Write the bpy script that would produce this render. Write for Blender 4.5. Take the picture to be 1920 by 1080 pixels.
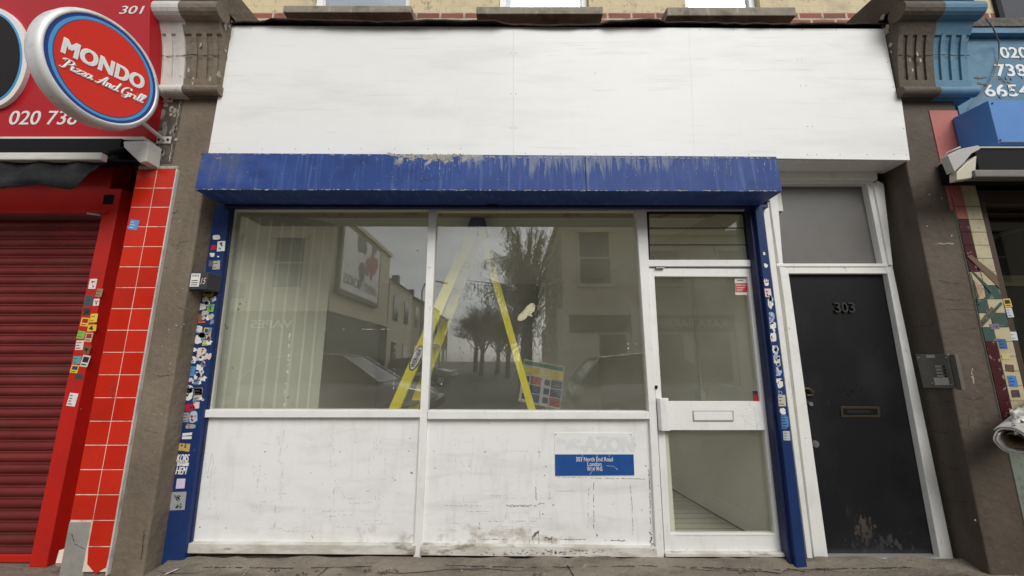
import bpy, bmesh, math, random
from mathutils import Vector, Matrix
R = math.radians
rnd = random.Random(7)
S = bpy.context.scene
for o in list(bpy.data.objects): bpy.data.objects.remove(o)

# ---------------------------------------------------------------- camera, sky, sun, exposure
CAM = Vector((0, -2.93, 1.325)); PITCH = R(10.63); FPX = 721.0
cd = bpy.data.cameras.new('camera'); cam = bpy.data.objects.new('camera', cd); S.collection.objects.link(cam)
cd.sensor_width = 36; cd.lens = FPX / 1920 * 36; cd.clip_start = .02; cd.clip_end = 2000
cam.location = CAM; cam.rotation_euler = (R(90) + PITCH, 0, 0)
S.camera = cam

w = bpy.data.worlds.new('World'); S.world = w; w.use_nodes = True
nt = w.node_tree; nt.nodes.clear()
wo = nt.nodes.new('ShaderNodeOutputWorld'); bg = nt.nodes.new('ShaderNodeBackground'); bg.inputs[1].default_value = .12
sk = nt.nodes.new('ShaderNodeTexSky'); sk.sky_type = 'NISHITA'; sk.sun_disc = False
SUN_EL, SUN_AZ = R(40), R(158)
sk.sun_elevation = SUN_EL; sk.sun_rotation = SUN_AZ; sk.air_density = 1.0; sk.dust_density = 1.2
hs = nt.nodes.new('ShaderNodeHueSaturation'); hs.inputs['Saturation'].default_value = .22
tc = nt.nodes.new('ShaderNodeTexCoord'); mpw = nt.nodes.new('ShaderNodeMapping'); mpw.inputs['Scale'].default_value = (1, 1, 2.6)
nz = nt.nodes.new('ShaderNodeTexNoise'); nz.inputs['Scale'].default_value = 2.3; nz.inputs['Detail'].default_value = 6
mr = nt.nodes.new('ShaderNodeMapRange'); mr.inputs[1].default_value = .35; mr.inputs[2].default_value = .68; mr.inputs[3].default_value = .62; mr.inputs[4].default_value = 1.2
mx = nt.nodes.new('ShaderNodeMix'); mx.data_type = 'RGBA'; mx.blend_type = 'MULTIPLY'; mx.inputs[0].default_value = 1
L = nt.links.new
L(sk.outputs[0], hs.inputs['Color']); L(tc.outputs['Generated'], mpw.inputs[0]); L(mpw.outputs[0], nz.inputs['Vector']); L(nz.outputs[0], mr.inputs[0])
L(hs.outputs[0], mx.inputs[6]); L(mr.outputs[0], mx.inputs[7]); L(mx.outputs[2], bg.inputs[0]); L(bg.outputs[0], wo.inputs[0])

sd = bpy.data.lights.new('sun', 'SUN'); sd.energy = 1.4; sd.angle = R(35); sd.color = (1, .97, .92)
sun = bpy.data.objects.new('sun', sd); S.collection.objects.link(sun)
sdir = Vector((math.sin(SUN_AZ) * math.cos(SUN_EL), math.cos(SUN_AZ) * math.cos(SUN_EL), math.sin(SUN_EL)))
sun.rotation_euler = sdir.to_track_quat('Z', 'Y').to_euler(); sun.location = (0, -6, 12)
S.view_settings.view_transform = 'Standard'; S.view_settings.look = 'None'; S.view_settings.gamma = 1
S.view_settings.exposure = 0.58
S.render.engine = 'CYCLES'; S.cycles.use_denoising = True; S.cycles.max_bounces = 14; S.cycles.diffuse_bounces = 10; S.cycles.transparent_max_bounces = 16
S.cycles.sample_clamp_indirect = 6

# ---------------------------------------------------------------- geometry helpers
cT, sT = math.cos(PITCH), math.sin(PITCH)
def ray(px, py):
    u = (px - 960) / FPX; v = (540 - py) / FPX
    return Vector((u, cT - v * sT, sT + v * cT))
def at(px, py, Y):                      # a measured picture point, on the wall plane at depth Y
    d = ray(px, py); return CAM + d * ((Y - CAM.y) / d.y)
def atx(px, py, X):
    d = ray(px, py); return CAM + d * ((X - CAM.x) / d.x)
def atz(px, py, Z):
    d = ray(px, py); return CAM + d * ((Z - CAM.z) / d.z)
def atpl(px, py, p, n):
    d = ray(px, py); return CAM + d * ((p - CAM).dot(n) / d.dot(n))

WL = {}
class MB:
    def __init__(s): s.v = []; s.f = []; s.m = []; s.sm = []
    def add(s, vs, fs, mi=0, smooth=False):
        b = len(s.v); s.v += [Vector(p) for p in vs]
        for f in fs: s.f.append([b + i for i in f]); s.m.append(mi); s.sm.append(smooth)
        return s
    def box(s, x0, x1, y0, y1, z0, z1, mi=0, M=None):
        vs = [Vector((x, y, z)) for x in (x0, x1) for y in (y0, y1) for z in (z0, z1)]
        if M is not None: vs = [M @ p for p in vs]
        return s.add(vs, [(0, 1, 3, 2), (4, 6, 7, 5), (0, 4, 5, 1), (2, 3, 7, 6), (0, 2, 6, 4), (1, 5, 7, 3)], mi)
    def prism(s, poly, off, mi=0):      # polygon of 3D points swept by the vector off
        n = len(poly); a = [Vector(p) for p in poly]; off = Vector(off); b = [p + off for p in a]
        nrm = Vector((0, 0, 0))
        for i in range(n): nrm += a[i].cross(a[(i + 1) % n])
        if nrm.dot(off) > 0: a.reverse(); b.reverse()
        return s.add(a + b, [tuple(range(n)), tuple(range(2 * n - 1, n - 1, -1))] + [(i, n + i, n + (i + 1) % n, (i + 1) % n) for i in range(n)], mi)
    def pp(s, px, Y, depth, mi=0):      # picture outline on the plane Y, with its real thickness behind it
        return s.prism([at(x, y, Y) for x, y in px], (0, depth, 0), mi)
    def tube(s, pts, r, n=10, mi=0, caps=True):
        pts = [Vector(p) for p in pts]; rs = r if isinstance(r, (list, tuple)) else [r] * len(pts)
        vs = []; prev = None
        for i, p in enumerate(pts):
            t = (pts[min(i + 1, len(pts) - 1)] - pts[max(i - 1, 0)]).normalized()
            a = t.orthogonal().normalized() if prev is None else (prev - t * prev.dot(t)).normalized()
            prev = a; b = t.cross(a)
            vs += [p + (a * math.cos(2 * math.pi * k / n) + b * math.sin(2 * math.pi * k / n)) * rs[i] for k in range(n)]
        fs = [(i * n + k, i * n + (k + 1) % n, (i + 1) * n + (k + 1) % n, (i + 1) * n + k) for i in range(len(pts) - 1) for k in range(n)]
        s.add(vs, fs, mi, True)
        if caps:
            s.add(vs[:n], [tuple(reversed(range(n)))], mi); s.add(vs[-n:], [tuple(range(n))], mi)
        return s
    def cyl(s, p, axis, r, h, n=20, mi=0):
        p = Vector(p); return s.tube([p, p + Vector(axis).normalized() * h], r, n, mi)
    def build(s, name, mats, parent=None, bevel=0, seg=2):
        o0 = WL.get(parent, Vector((0, 0, 0))) if parent else Vector((0, 0, 0))
        me = bpy.data.meshes.new(name); me.from_pydata([p - o0 for p in s.v], [], s.f)
        for m in (mats if isinstance(mats, (list, tuple)) else [mats]): me.materials.append(m)
        for p, mi, sm in zip(me.polygons, s.m, s.sm): p.material_index = mi; p.use_smooth = sm
        bm = bmesh.new(); bm.from_mesh(me); bmesh.ops.recalc_face_normals(bm, faces=bm.faces); bm.to_mesh(me); bm.free()
        o = bpy.data.objects.new(name, me); S.collection.objects.link(o)
        if parent: o.parent = parent; WL[o] = WL[parent]
        else: WL[o] = Vector((0, 0, 0))
        if bevel:
            b = o.modifiers.new('bevel', 'BEVEL'); b.width = bevel; b.segments = seg; b.limit_method = 'ANGLE'; b.angle_limit = R(40)
        return o
def tag(o, label, cat, group=None, kind=None):
    if label: o['label'] = label
    if cat: o['category'] = cat
    if group: o['group'] = group
    if kind: o['kind'] = kind
    return o
def thing(name, loc, label, cat, group=None):
    o = bpy.data.objects.new(name, None); o.empty_display_size = .1; S.collection.objects.link(o); o.location = loc
    WL[o] = Vector(loc); return tag(o, label, cat, group)
def text_mb(mb, s, origin, right, up, width=None, height=None, mi=0, shear=0, bold=0, extr=.001, align='CENTER', spacing=1):
    cu = bpy.data.curves.new('t', 'FONT'); cu.body = s; cu.size = 1; cu.shear = shear; cu.offset = 0; cu.extrude = 0; cu.align_x = 'LEFT'; cu.space_character = spacing
    cu.resolution_u = 4
    ob = bpy.data.objects.new('t', cu); S.collection.objects.link(ob)
    dg = bpy.context.evaluated_depsgraph_get(); dg.update()
    me = bpy.data.meshes.new_from_object(ob.evaluated_get(dg)); bpy.data.objects.remove(ob)
    xs = [v.co.x for v in me.vertices]; ys = [v.co.y for v in me.vertices]
    w0, h0 = max(xs) - min(xs), max(ys) - min(ys); cx, cy = (max(xs) + min(xs)) / 2, (max(ys) + min(ys)) / 2
    sx = width / w0 if width else None; sy = height / h0 if height else sx
    if sx is None: sx = sy
    right = Vector(right).normalized(); up = Vector(up).normalized(); nrm = right.cross(up); origin = Vector(origin)
    P = lambda v: origin + right * ((v.co.x - cx) * sx) + up * ((v.co.y - cy) * sy)
    fs = [tuple(p.vertices) for p in me.polygons]
    cnt = set()
    for f in fs:
        for i in range(len(f)): cnt.add((f[i], f[(i + 1) % len(f)]))
    side = [(a, b) for (a, b) in cnt if (b, a) not in cnt]
    e = bold * h0 * sy
    for q, (ox, oy) in enumerate([(0, 0)] + ([(1, .6), (-1, .6), (-1, -.6), (1, -.6), (1, 0), (-1, 0)] if bold else [])):
        base = [P(v) + right * ox * e + up * oy * e for v in me.vertices]; n = len(base)
        top = [p + nrm * (extr + .00025 * q) for p in base]
        mb.add(top, fs, mi)
        mb.add(base + top, [(a, b, n + b, n + a) for a, b in side], mi)
    bpy.data.meshes.remove(me)
def scuff(mb, pts, width, mi, dens=.7, step=.012, nrm=(0, -1, 0), lift=.0012):   # ragged worn mark along a line on a surface
    nrm = Vector(nrm)
    for a, b in zip(pts[:-1], pts[1:]):
        a, b = Vector(a), Vector(b); d = b - a; ln = d.length; d.normalize(); sdv = d.cross(nrm).normalized()
        t = 0
        while t < ln:
            st = step * rnd.uniform(.5, 1.8)
            if rnd.random() < dens:
                w0 = width * rnd.uniform(.2, 1); o0 = sdv * rnd.uniform(-.4, .4) * width; w1 = width * rnd.uniform(.2, 1)
                p = a + d * t + nrm * lift + o0; q = a + d * min(ln, t + st) + nrm * lift + o0
                mb.add([p - sdv * w0 / 2, q - sdv * w1 / 2, q + sdv * w1 / 2, p + sdv * w0 / 2], [(0, 1, 2, 3)], mi)
            t += st
def blotch(mb, c, r, mi, nrm=(0, -1, 0), lift=.0012, n=9, asp=1.0):
    nrm = Vector(nrm); a = Vector((0, 0, 1)); b = a.cross(nrm).normalized(); c = Vector(c) + nrm * lift
    mb.add([c + (a * math.sin(2 * math.pi * k / n) * asp + b * math.cos(2 * math.pi * k / n)) * r * rnd.uniform(.55, 1.1) for k in range(n)], [tuple(range(n))], mi)

# ---------------------------------------------------------------- materials
def lin(r, g, b):
    f = lambda c: c / 12.92 if c <= .04045 else ((c + .055) / 1.055) ** 2.4
    return (f(r / 255), f(g / 255), f(b / 255), 1)
def M(name, col, rough=.6, metal=0, layers=(), bump=None, spec=.5, brick=None, coat=0):
    m = bpy.data.materials.new(name); m.use_nodes = True; t = m.node_tree; n = t.nodes; l = t.links.new
    b = n['Principled BSDF']; b.inputs['Roughness'].default_value = rough; b.inputs['Metallic'].default_value = metal
    b.inputs['Specular IOR Level'].default_value = spec; b.inputs['Coat Weight'].default_value = coat
    co = n.new('ShaderNodeTexCoord')
    cur = None
    if len(col) == 3: col = (*col, 1)
    if brick:
        sx = n.new('ShaderNodeSeparateXYZ'); cb = n.new('ShaderNodeCombineXYZ'); l(co.outputs['Object'], sx.inputs[0]); l(sx.outputs[0], cb.inputs[0]); l(sx.outputs[2], cb.inputs[1])
        bt = n.new('ShaderNodeTexBrick'); l(cb.outputs[0], bt.inputs['Vector'])
        c2, mort, bw, bh, ms = brick
        bt.inputs['Color1'].default_value = col; bt.inputs['Color2'].default_value = (*c2[:3], 1); bt.inputs['Mortar'].default_value = (*mort[:3], 1)
        bt.inputs['Scale'].default_value = 1; bt.inputs['Brick Width'].default_value = bw; bt.inputs['Row Height'].default_value = bh; bt.inputs['Mortar Size'].default_value = ms
        cur = bt.outputs['Color']
    for ly in layers:
        (c, sc, lo, hi, det, stg) = ly[:6]
        mp = n.new('ShaderNodeMapping'); l(co.outputs['Object'], mp.inputs[0])
        mp.inputs['Scale'].default_value = sc if isinstance(sc, tuple) else (sc, sc, sc)
        mp.inputs['Location'].default_value = (rnd.uniform(-9, 9), rnd.uniform(-9, 9), rnd.uniform(-9, 9))
        nz = n.new('ShaderNodeTexNoise'); nz.inputs['Scale'].default_value = 1; nz.inputs['Detail'].default_value = det; nz.inputs['Roughness'].default_value = .6; nz.inputs['Distortion'].default_value = .7 if isinstance(sc, tuple) and max(sc) > 6 * min(sc) else 0; l(mp.outputs[0], nz.inputs['Vector'])
        mr = n.new('ShaderNodeMapRange'); mr.inputs[1].default_value = lo; mr.inputs[2].default_value = hi; mr.inputs[3].default_value = 0; mr.inputs[4].default_value = stg; l(nz.outputs[0], mr.inputs[0]); fac = mr.outputs[0]
        if len(ly) > 6:                 # the worn patch has a place of its own: an ellipsoid round a point, frayed by the noise
            ce, ra_ = ly[6]
            m2 = n.new('ShaderNodeMapping'); l(co.outputs['Object'], m2.inputs[0]); m2.inputs['Scale'].default_value = tuple(1 / q for q in ra_); m2.inputs['Location'].default_value = tuple(-p / q for p, q in zip(ce, ra_))
            vl = n.new('ShaderNodeVectorMath'); vl.operation = 'LENGTH'; l(m2.outputs[0], vl.inputs[0])
            m3 = n.new('ShaderNodeMapRange'); m3.interpolation_type = 'SMOOTHSTEP'; m3.inputs[1].default_value = 1; m3.inputs[2].default_value = 0; l(vl.outputs['Value'], m3.inputs[0])
            ad = n.new('ShaderNodeMath'); ad.operation = 'MULTIPLY_ADD'; ad.inputs[1].default_value = .22; l(m3.outputs[0], ad.inputs[0]); l(nz.outputs[0], ad.inputs[2]); l(ad.outputs[0], mr.inputs[0])
            mu = n.new('ShaderNodeMath'); mu.operation = 'MULTIPLY'; mu.use_clamp = True; l(mr.outputs[0], mu.inputs[0])
            m4 = n.new('ShaderNodeMath'); m4.operation = 'MULTIPLY'; m4.use_clamp = True; m4.inputs[1].default_value = 3; l(m3.outputs[0], m4.inputs[0]); l(m4.outputs[0], mu.inputs[1]); fac = mu.outputs[0]
        mx = n.new('ShaderNodeMix'); mx.data_type = 'RGBA'; l(fac, mx.inputs[0])
        if cur: l(cur, mx.inputs[6])
        else: mx.inputs[6].default_value = col
        mx.inputs[7].default_value = (*c[:3], 1); cur = mx.outputs[2]
    if cur: l(cur, b.inputs['Base Color'])
    else: b.inputs['Base Color'].default_value = col
    if bump:
        mp = n.new('ShaderNodeMapping'); l(co.outputs['Object'], mp.inputs[0]); sc = bump[0]; mp.inputs['Scale'].default_value = sc if isinstance(sc, tuple) else (sc, sc, sc)
        nz = n.new('ShaderNodeTexNoise'); nz.inputs['Scale'].default_value = 1; nz.inputs['Detail'].default_value = 6; l(mp.outputs[0], nz.inputs['Vector'])
        bp = n.new('ShaderNodeBump'); bp.inputs['Strength'].default_value = bump[1]; bp.inputs['Distance'].default_value = bump[2] if len(bump) > 2 else .01
        l(nz.outputs[0], bp.inputs['Height']); l(bp.outputs[0], b.inputs['Normal'])
    return m
def glass_mat(name, tint, f0, rough=0.012, haze=0.05):
    m = bpy.data.materials.new(name); m.use_nodes = True; t = m.node_tree; n = t.nodes; n.clear(); l = t.links.new
    o = n.new('ShaderNodeOutputMaterial'); tr = n.new('ShaderNodeBsdfTransparent'); tr.inputs[0].default_value = (*tint, 1)
    gl = n.new('ShaderNodeBsdfGlossy'); gl.inputs['Roughness'].default_value = rough; gl.inputs[0].default_value = (1, 1, 1, 1)
    lw = n.new('ShaderNodeLayerWeight'); lw.inputs[0].default_value = .5
    pw = n.new('ShaderNodeMath'); pw.operation = 'POWER'; pw.inputs[1].default_value = 5; l(lw.outputs['Facing'], pw.inputs[0])
    ma = n.new('ShaderNodeMath'); ma.operation = 'MULTIPLY_ADD'; ma.inputs[1].default_value = 1 - f0; ma.inputs[2].default_value = f0; l(pw.outputs[0], ma.inputs[0])
    ms = n.new('ShaderNodeMixShader'); l(ma.outputs[0], ms.inputs[0]); l(tr.outputs[0], ms.inputs[1]); l(gl.outputs[0], ms.inputs[2]); 
    df = n.new('ShaderNodeBsdfDiffuse'); df.inputs[0].default_value = (.72, .72, .66, 1); m2 = n.new('ShaderNodeMixShader')  # pale diffuse haze mixed in so the dark glass reads lighter
    co = n.new('ShaderNodeTexCoord'); nz = n.new('ShaderNodeTexNoise'); nz.inputs['Scale'].default_value = 2.5; nz.inputs['Detail'].default_value = 7; l(co.outputs['Object'], nz.inputs['Vector'])
    mr = n.new('ShaderNodeMapRange'); mr.inputs[1].default_value = .3; mr.inputs[2].default_value = .7; mr.inputs[3].default_value = haze * .5; mr.inputs[4].default_value = haze * 1.5; l(nz.outputs[0], mr.inputs[0])
    l(mr.outputs[0], m2.inputs[0]); l(ms.outputs[0], m2.inputs[1]); l(df.outputs[0], m2.inputs[2]); l(m2.outputs[0], o.inputs[0])
    return m

DIRT = (.10, .085, .065)
m_white = M('white_board_paint', (.81, .815, .79), .5, layers=[((.60, .60, .58), (.9, 1, 4), .52, .76, 9, .6), ((.55, .54, .5), (1.2, 1, 26), .60, .72, 8, .5), ((.66, .65, .61), (14, 1, .9), .64, .8, 7, .4), ((.74, .75, .73), (1.4, 1, 2.2), .45, .75, 5, .55), ((.74, .75, .73), (1.5, 1, 14), .5, .75, 4, .3), ((.75, .75, .73), (7, 1, 1.2), .52, .8, 4, .35)], bump=((30, 30, 40), .05, .003))
m_frame = M('white_frame_paint', (.82, .82, .79), .45, layers=[((.62, .61, .57), (5, 5, 5), .5, .75, 6, .5), ((.40, .38, .34), (60, 30, 8), .62, .72, 4, .5), ((.25, .23, .2), (18, 18, 40), .67, .74, 5, .6)], bump=(60, .05, .003))
m_riser = M('scuffed_white_panel_paint', (.84, .84, .82), .5, layers=[
    ((.68, .68, .66), (3, 3, 5), .48, .72, 7, .6), ((.60, .59, .56), (1.6, 2, 11), .53, .72, 9, .45), ((.58, .57, .54), (11, 3, 1.6), .54, .74, 9, .4), ((.46, .42, .35), (1.2, 2, 1.6), .56, .8, 9, .45),
    ((.36, .32, .25), (1.8, 1.6, 2.5), .62, .80, 8, .45), ((.24, .22, .19), (40, 4, 5), .675, .75, 5, .5), ((.22, .2, .17), (6, 4, 44), .68, .75, 5, .45), ((.34, .27, .18), (9, 4, 14), .64, .80, 9, .6, ((.05, 0, .12), (.9, .5, .16))), ((.36, .30, .22), (12, 4, 9), .66, .82, 9, .5, ((-.75, 0, .12), (.35, .5, .18)))], bump=((30, 30, 30), .08, .004))
m_skirt = M('grimy_white_skirting_paint', (.68, .67, .62), .55, layers=[((.42, .38, .30), (4, 4, 14), .42, .62, 7, .7), ((.16, .13, .09), (5, 5, 22), .56, .66, 7, .75)], bump=(50, .1, .004))
m_grime = M('dark_scuff', (.07, .06, .05), .8, layers=[((.2, .17, .12), 30, .4, .7, 4, .7)])
m_greyscuff = M('grey_scuff', (.36, .35, .33), .7)
m_brownscuff = M('brown_rust_stain', (.2, .14, .08), .8, layers=[((.35, .28, .2), 40, .4, .6, 4, .8)])
m_blue = M('blue_shutter_paint', (.026, .062, .225), .55, spec=.2, layers=[((.05, .10, .32), (4, 4, 3), .45, .7, 5, .6), ((.11, .17, .36), (34, 9, 1.4), .54, .74, 6, .7), ((.016, .03, .11), (3, 9, 6), .56, .74, 7, .6), ((.02, .04, .16), (6, 6, 9), .6, .72, 5, .5), ((.45, .46, .46), (70, 70, 50), .69, .74, 4, .7), ((.40, .39, .34), (16, 9, 11), .58, .66, 8, .95, ((-.36, -.175, 2.84), (.55, .5, .2))), ((.30, .32, .36), (30, 9, 3.5), .58, .70, 8, .5, ((.65, -.175, 2.84), (1.5, .5, .3))), ((.12, .13, .15), (9, 9, 6), .58, .74, 8, .4, ((-1.95, -.175, 2.75), (.5, .5, .3)))], bump=(80, .03, .003))
m_rail = M('darker_rail_blue', (.011, .032, .125), .5, spec=.25, layers=[((.02, .048, .16), (5, 5, 3), .45, .7, 5, .6), ((.012, .022, .08), (8, 8, 5), .6, .72, 5, .5), ((.3, .3, .3), (60, 60, 40), .69, .74, 4, .6)])  # rail blue, set darker than the shutter box blue
m_darkblue = M('dark_blue_steel', (.012, .022, .09), .5, layers=[((.004, .006, .02), 8, .5, .7, 4, .6)])
m_lime = M('limescale_stain', (.42, .40, .33), .9, layers=[((.16, .16, .15), (60, 60, 60), .4, .6, 6, .8), ((.6, .58, .5), (90, 90, 60), .55, .7, 5, .7)], bump=(120, .3, .004))
m_streak = M('pale_streak', (.16, .21, .38), .7, layers=[((.40, .42, .45), (150, 60, 14), .5, .62, 4, .8)])
m_black = M('black_void_rubber', (.006, .006, .007), .6, spec=.15)
m_blackgap = M('dark_gap_paint', (.02, .02, .022), .7, spec=.15)
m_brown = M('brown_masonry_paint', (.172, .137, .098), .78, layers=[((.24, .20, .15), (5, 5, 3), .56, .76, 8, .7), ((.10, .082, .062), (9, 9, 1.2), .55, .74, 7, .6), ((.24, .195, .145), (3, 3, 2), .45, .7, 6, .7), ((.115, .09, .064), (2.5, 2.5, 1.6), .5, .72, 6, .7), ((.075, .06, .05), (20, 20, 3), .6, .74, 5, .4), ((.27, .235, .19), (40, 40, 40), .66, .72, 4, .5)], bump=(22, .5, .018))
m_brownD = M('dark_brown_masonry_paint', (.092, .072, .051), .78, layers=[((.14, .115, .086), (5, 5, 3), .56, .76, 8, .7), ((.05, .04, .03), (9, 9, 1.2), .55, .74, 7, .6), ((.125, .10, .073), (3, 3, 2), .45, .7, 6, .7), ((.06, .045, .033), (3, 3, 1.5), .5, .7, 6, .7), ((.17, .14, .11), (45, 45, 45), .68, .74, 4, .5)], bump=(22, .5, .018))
m_peel = M('bare_peeled_render', (.42, .38, .31), .85, layers=[((.2, .17, .13), 30, .45, .65, 5, .7)], bump=(60, .3, .006))
m_stonew = M('white_stone_paint', (.62, .60, .56), .6, layers=[((.40, .38, .34), (5, 5, 4), .5, .72, 6, .6), ((.16, .13, .10), (20, 20, 8), .63, .72, 6, .6)], bump=(40, .12, .006))
m_crack = M('crack_line', (.02, .017, .014), .9)
m_redtile = M('red_glazed_tile', (.56, .022, .008), .25, spec=.3, layers=[((.46, .018, .007), (6, 6, 6), .45, .7, 4, .5), ((.3, .03, .02), (30, 30, 30), .68, .74, 4, .5)], bump=(8, .03, .01))
m_grout = M('pale_tile_grout', (.80, .62, .52), .8, layers=[((.35, .2, .15), (12, 12, 5), .5, .68, 6, .7)])
m_redtile2 = M('red_glazed_tile', (.50, .02, .008), .28, spec=.3, layers=[((.40, .018, .008), (5, 5, 5), .45, .7, 5, .6)])
m_redtile3 = M('red_glazed_tile', (.60, .028, .012), .24, spec=.3, layers=[((.48, .02, .01), (5, 5, 5), .45, .7, 5, .6), ((.2, .05, .04), (25, 25, 12), .66, .74, 6, .6)])
m_concrete = M('bare_grey_concrete', (.30, .29, .26), .85, layers=[((.2, .19, .17), (8, 8, 8), .45, .7, 6, .7), ((.42, .41, .38), 25, .6, .75, 5, .5)], bump=(50, .3, .006))
m_redsteel = M('red_steel_paint', (.50, .016, .010), .4, spec=.3, layers=[((.36, .015, .012), (4, 4, 2), .45, .7, 5, .6), ((.15, .02, .02), (30, 30, 10), .68, .74, 4, .6)], bump=(50, .05, .003))
m_redshut = M('maroon_shutter_paint', (.125, .015, .014), .5, spec=.2, layers=[((.09, .04, .03), (2, 2, 9), .52, .72, 8, .6), ((.19, .026, .024), (2, 2, 8), .45, .7, 5, .7), ((.10, .015, .015), (3, 3, 14), .55, .72, 5, .6), ((.28, .12, .11), (40, 40, 60), .68, .74, 3, .4)])
m_redsign = M('red_sign_vinyl', (.46, .013, .02), .3, spec=.3, layers=[((.38, .012, .018), (2, 2, 2), .45, .7, 4, .5)])
m_signred = M('bright_red_sign_face', (.66, .03, .016), .35, spec=.25)
m_signblue = M('dark_blue_ring', (.01, .035, .22), .25)
m_signcyan = M('light_blue_ring', (.06, .32, .62), .25)
m_letter = M('white_lettering', (.80, .80, .78), .4)
m_letterpink = M('pale_pink_lettering', (.72, .52, .48), .4)
m_alu = M('brushed_aluminium', (.62, .62, .61), .38, .6, layers=[((.42, .42, .40), (3, 20, 20), .5, .7, 5, .5)])
m_alurim = M('weathered_silver_rim', (.72, .72, .70), .42, .15, layers=[((.36, .34, .30), (6, 6, 10), .5, .7, 6, .6), ((.12, .11, .09), (12, 14, 30), .64, .72, 6, .6)])
m_fabric = M('black_canvas', (.018, .018, .02), .9, spec=.15, layers=[((.04, .04, .043), (5, 5, 5), .45, .7, 5, .8)], bump=((6, 6, 20), .4, .03))
m_whiteplastic = M('off_white_awning_metal', (.62, .60, .55), .4, layers=[((.40, .38, .33), (6, 6, 20), .55, .72, 5, .6)])
m_doorblack = M('black_door_paint', (.009, .0095, .011), .40, spec=.28, layers=[((.10, .082, .065), (34, 9, 20), .61, .68, 9, .8, ((-.13, 0, .16), (.13, .3, .15))), ((.09, .088, .085), (34, 9, 16), .69, .75, 8, .5, ((.0, 0, .08), (.5, .3, .12))), ((.020, .021, .024), (3, 3, 2), .45, .7, 6, .8), ((.05, .05, .05), (14, 14, 5), .66, .74, 6, .5), ((.008, .008, .009), (7, 7, 7), .6, .7, 4, .6)], bump=(14, .05, .006))
m_brass = M('dull_brass', (.07, .052, .035), .5, .4)
m_steel = M('grey_steel', (.33, .33, .32), .35, .7)
m_blackplate = M('dark_oval_print', (.018, .014, .014), .4, spec=.15, layers=[((.10, .085, .08), (7, 7, 3), .58, .72, 6, .7)])
m_intercom = M('dull_grey_metal', (.17, .16, .145), .5, .3, layers=[((.23, .22, .2), (6, 6, 6), .5, .7, 4, .6)])
m_frost = M('grey_obscured_panel', (.155, .15, .142), .33, layers=[((.11, .107, .1), (3, 3, 3), .45, .7, 5, .6), ((.20, .195, .185), (2, 2, 20), .58, .75, 4, .4)])
m_signplateblue = M('sign_blue', (.012, .075, .28), .4, layers=[((.02, .10, .33), 9, .5, .7, 4, .5)])
m_pave = M('dirty_pavement_concrete', (.19, .16, .125), .85, layers=[((.28, .24, .19), (2.2, 5, 2), .45, .68, 7, .7), ((.075, .06, .048), (3, 7, 3), .5, .68, 7, .75), ((.36, .33, .28), (60, 60, 60), .66, .72, 3, .7), ((.03, .025, .02), (40, 40, 40), .66, .72, 4, .8)], bump=(35, .7, .02))
m_asphalt = M('asphalt', (.05, .05, .05), .85, layers=[((.075, .073, .07), (1.2, 1.2, 1), .45, .7, 6, .7)], bump=(90, .4, .01))
m_kerb = M('granite_kerb', (.26, .255, .245), .8, layers=[((.17, .165, .16), 30, .45, .65, 5, .7)])
m_roadpaint = M('yellow_road_paint', (.6, .46, .06), .7)
m_brickred = M('red_brick', (.27, .085, .05), .8, layers=[((.10, .06, .045), (7, 7, 12), .52, .7, 6, .7)], brick=((.20, .06, .04), (.48, .40, .31), .225, .075, .010), bump=(50, .3, .008))
m_brickcream = M('cream_painted_brick', (.60, .50, .30), .7, layers=[((.44, .37, .24), (5, 5, 6), .5, .7, 7, .8), ((.20, .16, .10), (16, 16, 14), .58, .70, 7, .75), ((.16, .125, .085), (2.5, 3, 4), .56, .76, 8, .6)], brick=((.58, .48, .29), (.52, .43, .26), .225, .075, .004), bump=(35, .35, .01))
m_sill = M('weathered_stone_sill', (.26, .225, .175), .85, layers=[((.42, .38, .31), (30, 20, 8), .55, .68, 5, .7), ((.10, .085, .065), (6, 6, 8), .5, .7, 6, .8)], bump=(40, .3, .008))
m_felt = M('black_roofing_felt', (.018, .014, .012), .8, spec=.15, layers=[((.06, .03, .025), 6, .5, .7, 5, .8)], bump=(14, .6, .03))
m_bluepaint = M('peeling_sky_blue_paint', (.085, .205, .31), .6, layers=[((.05, .14, .22), (4, 4, 3), .45, .7, 6, .7), ((.16, .29, .38), (6, 6, 12), .55, .72, 6, .7), ((.05, .06, .06), (10, 10, 10), .66, .72, 6, .7)], bump=(20, .2, .01))
m_bluebox = M('sky_blue_sheet_metal', (.055, .20, .52), .32, layers=[((.08, .25, .58), (3, 3, 3), .45, .7, 4, .5)])
m_pink = M('salmon_pink_paint', (.44, .135, .115), .65, layers=[((.33, .10, .09), (5, 5, 5), .45, .7, 6, .6), ((.5, .3, .25), 22, .66, .73, 4, .5)], bump=(20, .15, .008))
m_creamtile = M('cream_glazed_tile', (.50, .44, .28), .32, layers=[((.36, .31, .2), 9, .45, .7, 5, .7), ((.12, .1, .07), (30, 30, 12), .62, .7, 5, .7), ((.2, .15, .09), 30, .66, .73, 4, .6)])
m_maroontile = M('maroon_glazed_tile', (.06, .014, .016), .3, spec=.2, layers=[((.35, .28, .24), (28, 28, 28), .63, .68, 3, .8)])
m_greentile = M('dark_green_glazed_tile', (.05, .085, .075), .25, layers=[((.22, .24, .20), 24, .58, .68, 4, .7)])
m_tileback = M('grey_green_mortar', (.20, .23, .19), .85, layers=[((.10, .10, .085), 20, .5, .7, 4, .7)])
m_wood = M('dark_varnished_wood', (.055, .03, .018), .45)
m_oldwood = M('worn_brown_board', (.13, .085, .05), .7)
m_plastic = M('white_plastic_sheet', (.62, .60, .56), .3, layers=[((.45, .42, .37), 9, .45, .7, 5, .6)], bump=(18, .4, .02))
m_cardboard = M('cardboard_core', (.25, .16, .08), .8)
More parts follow.
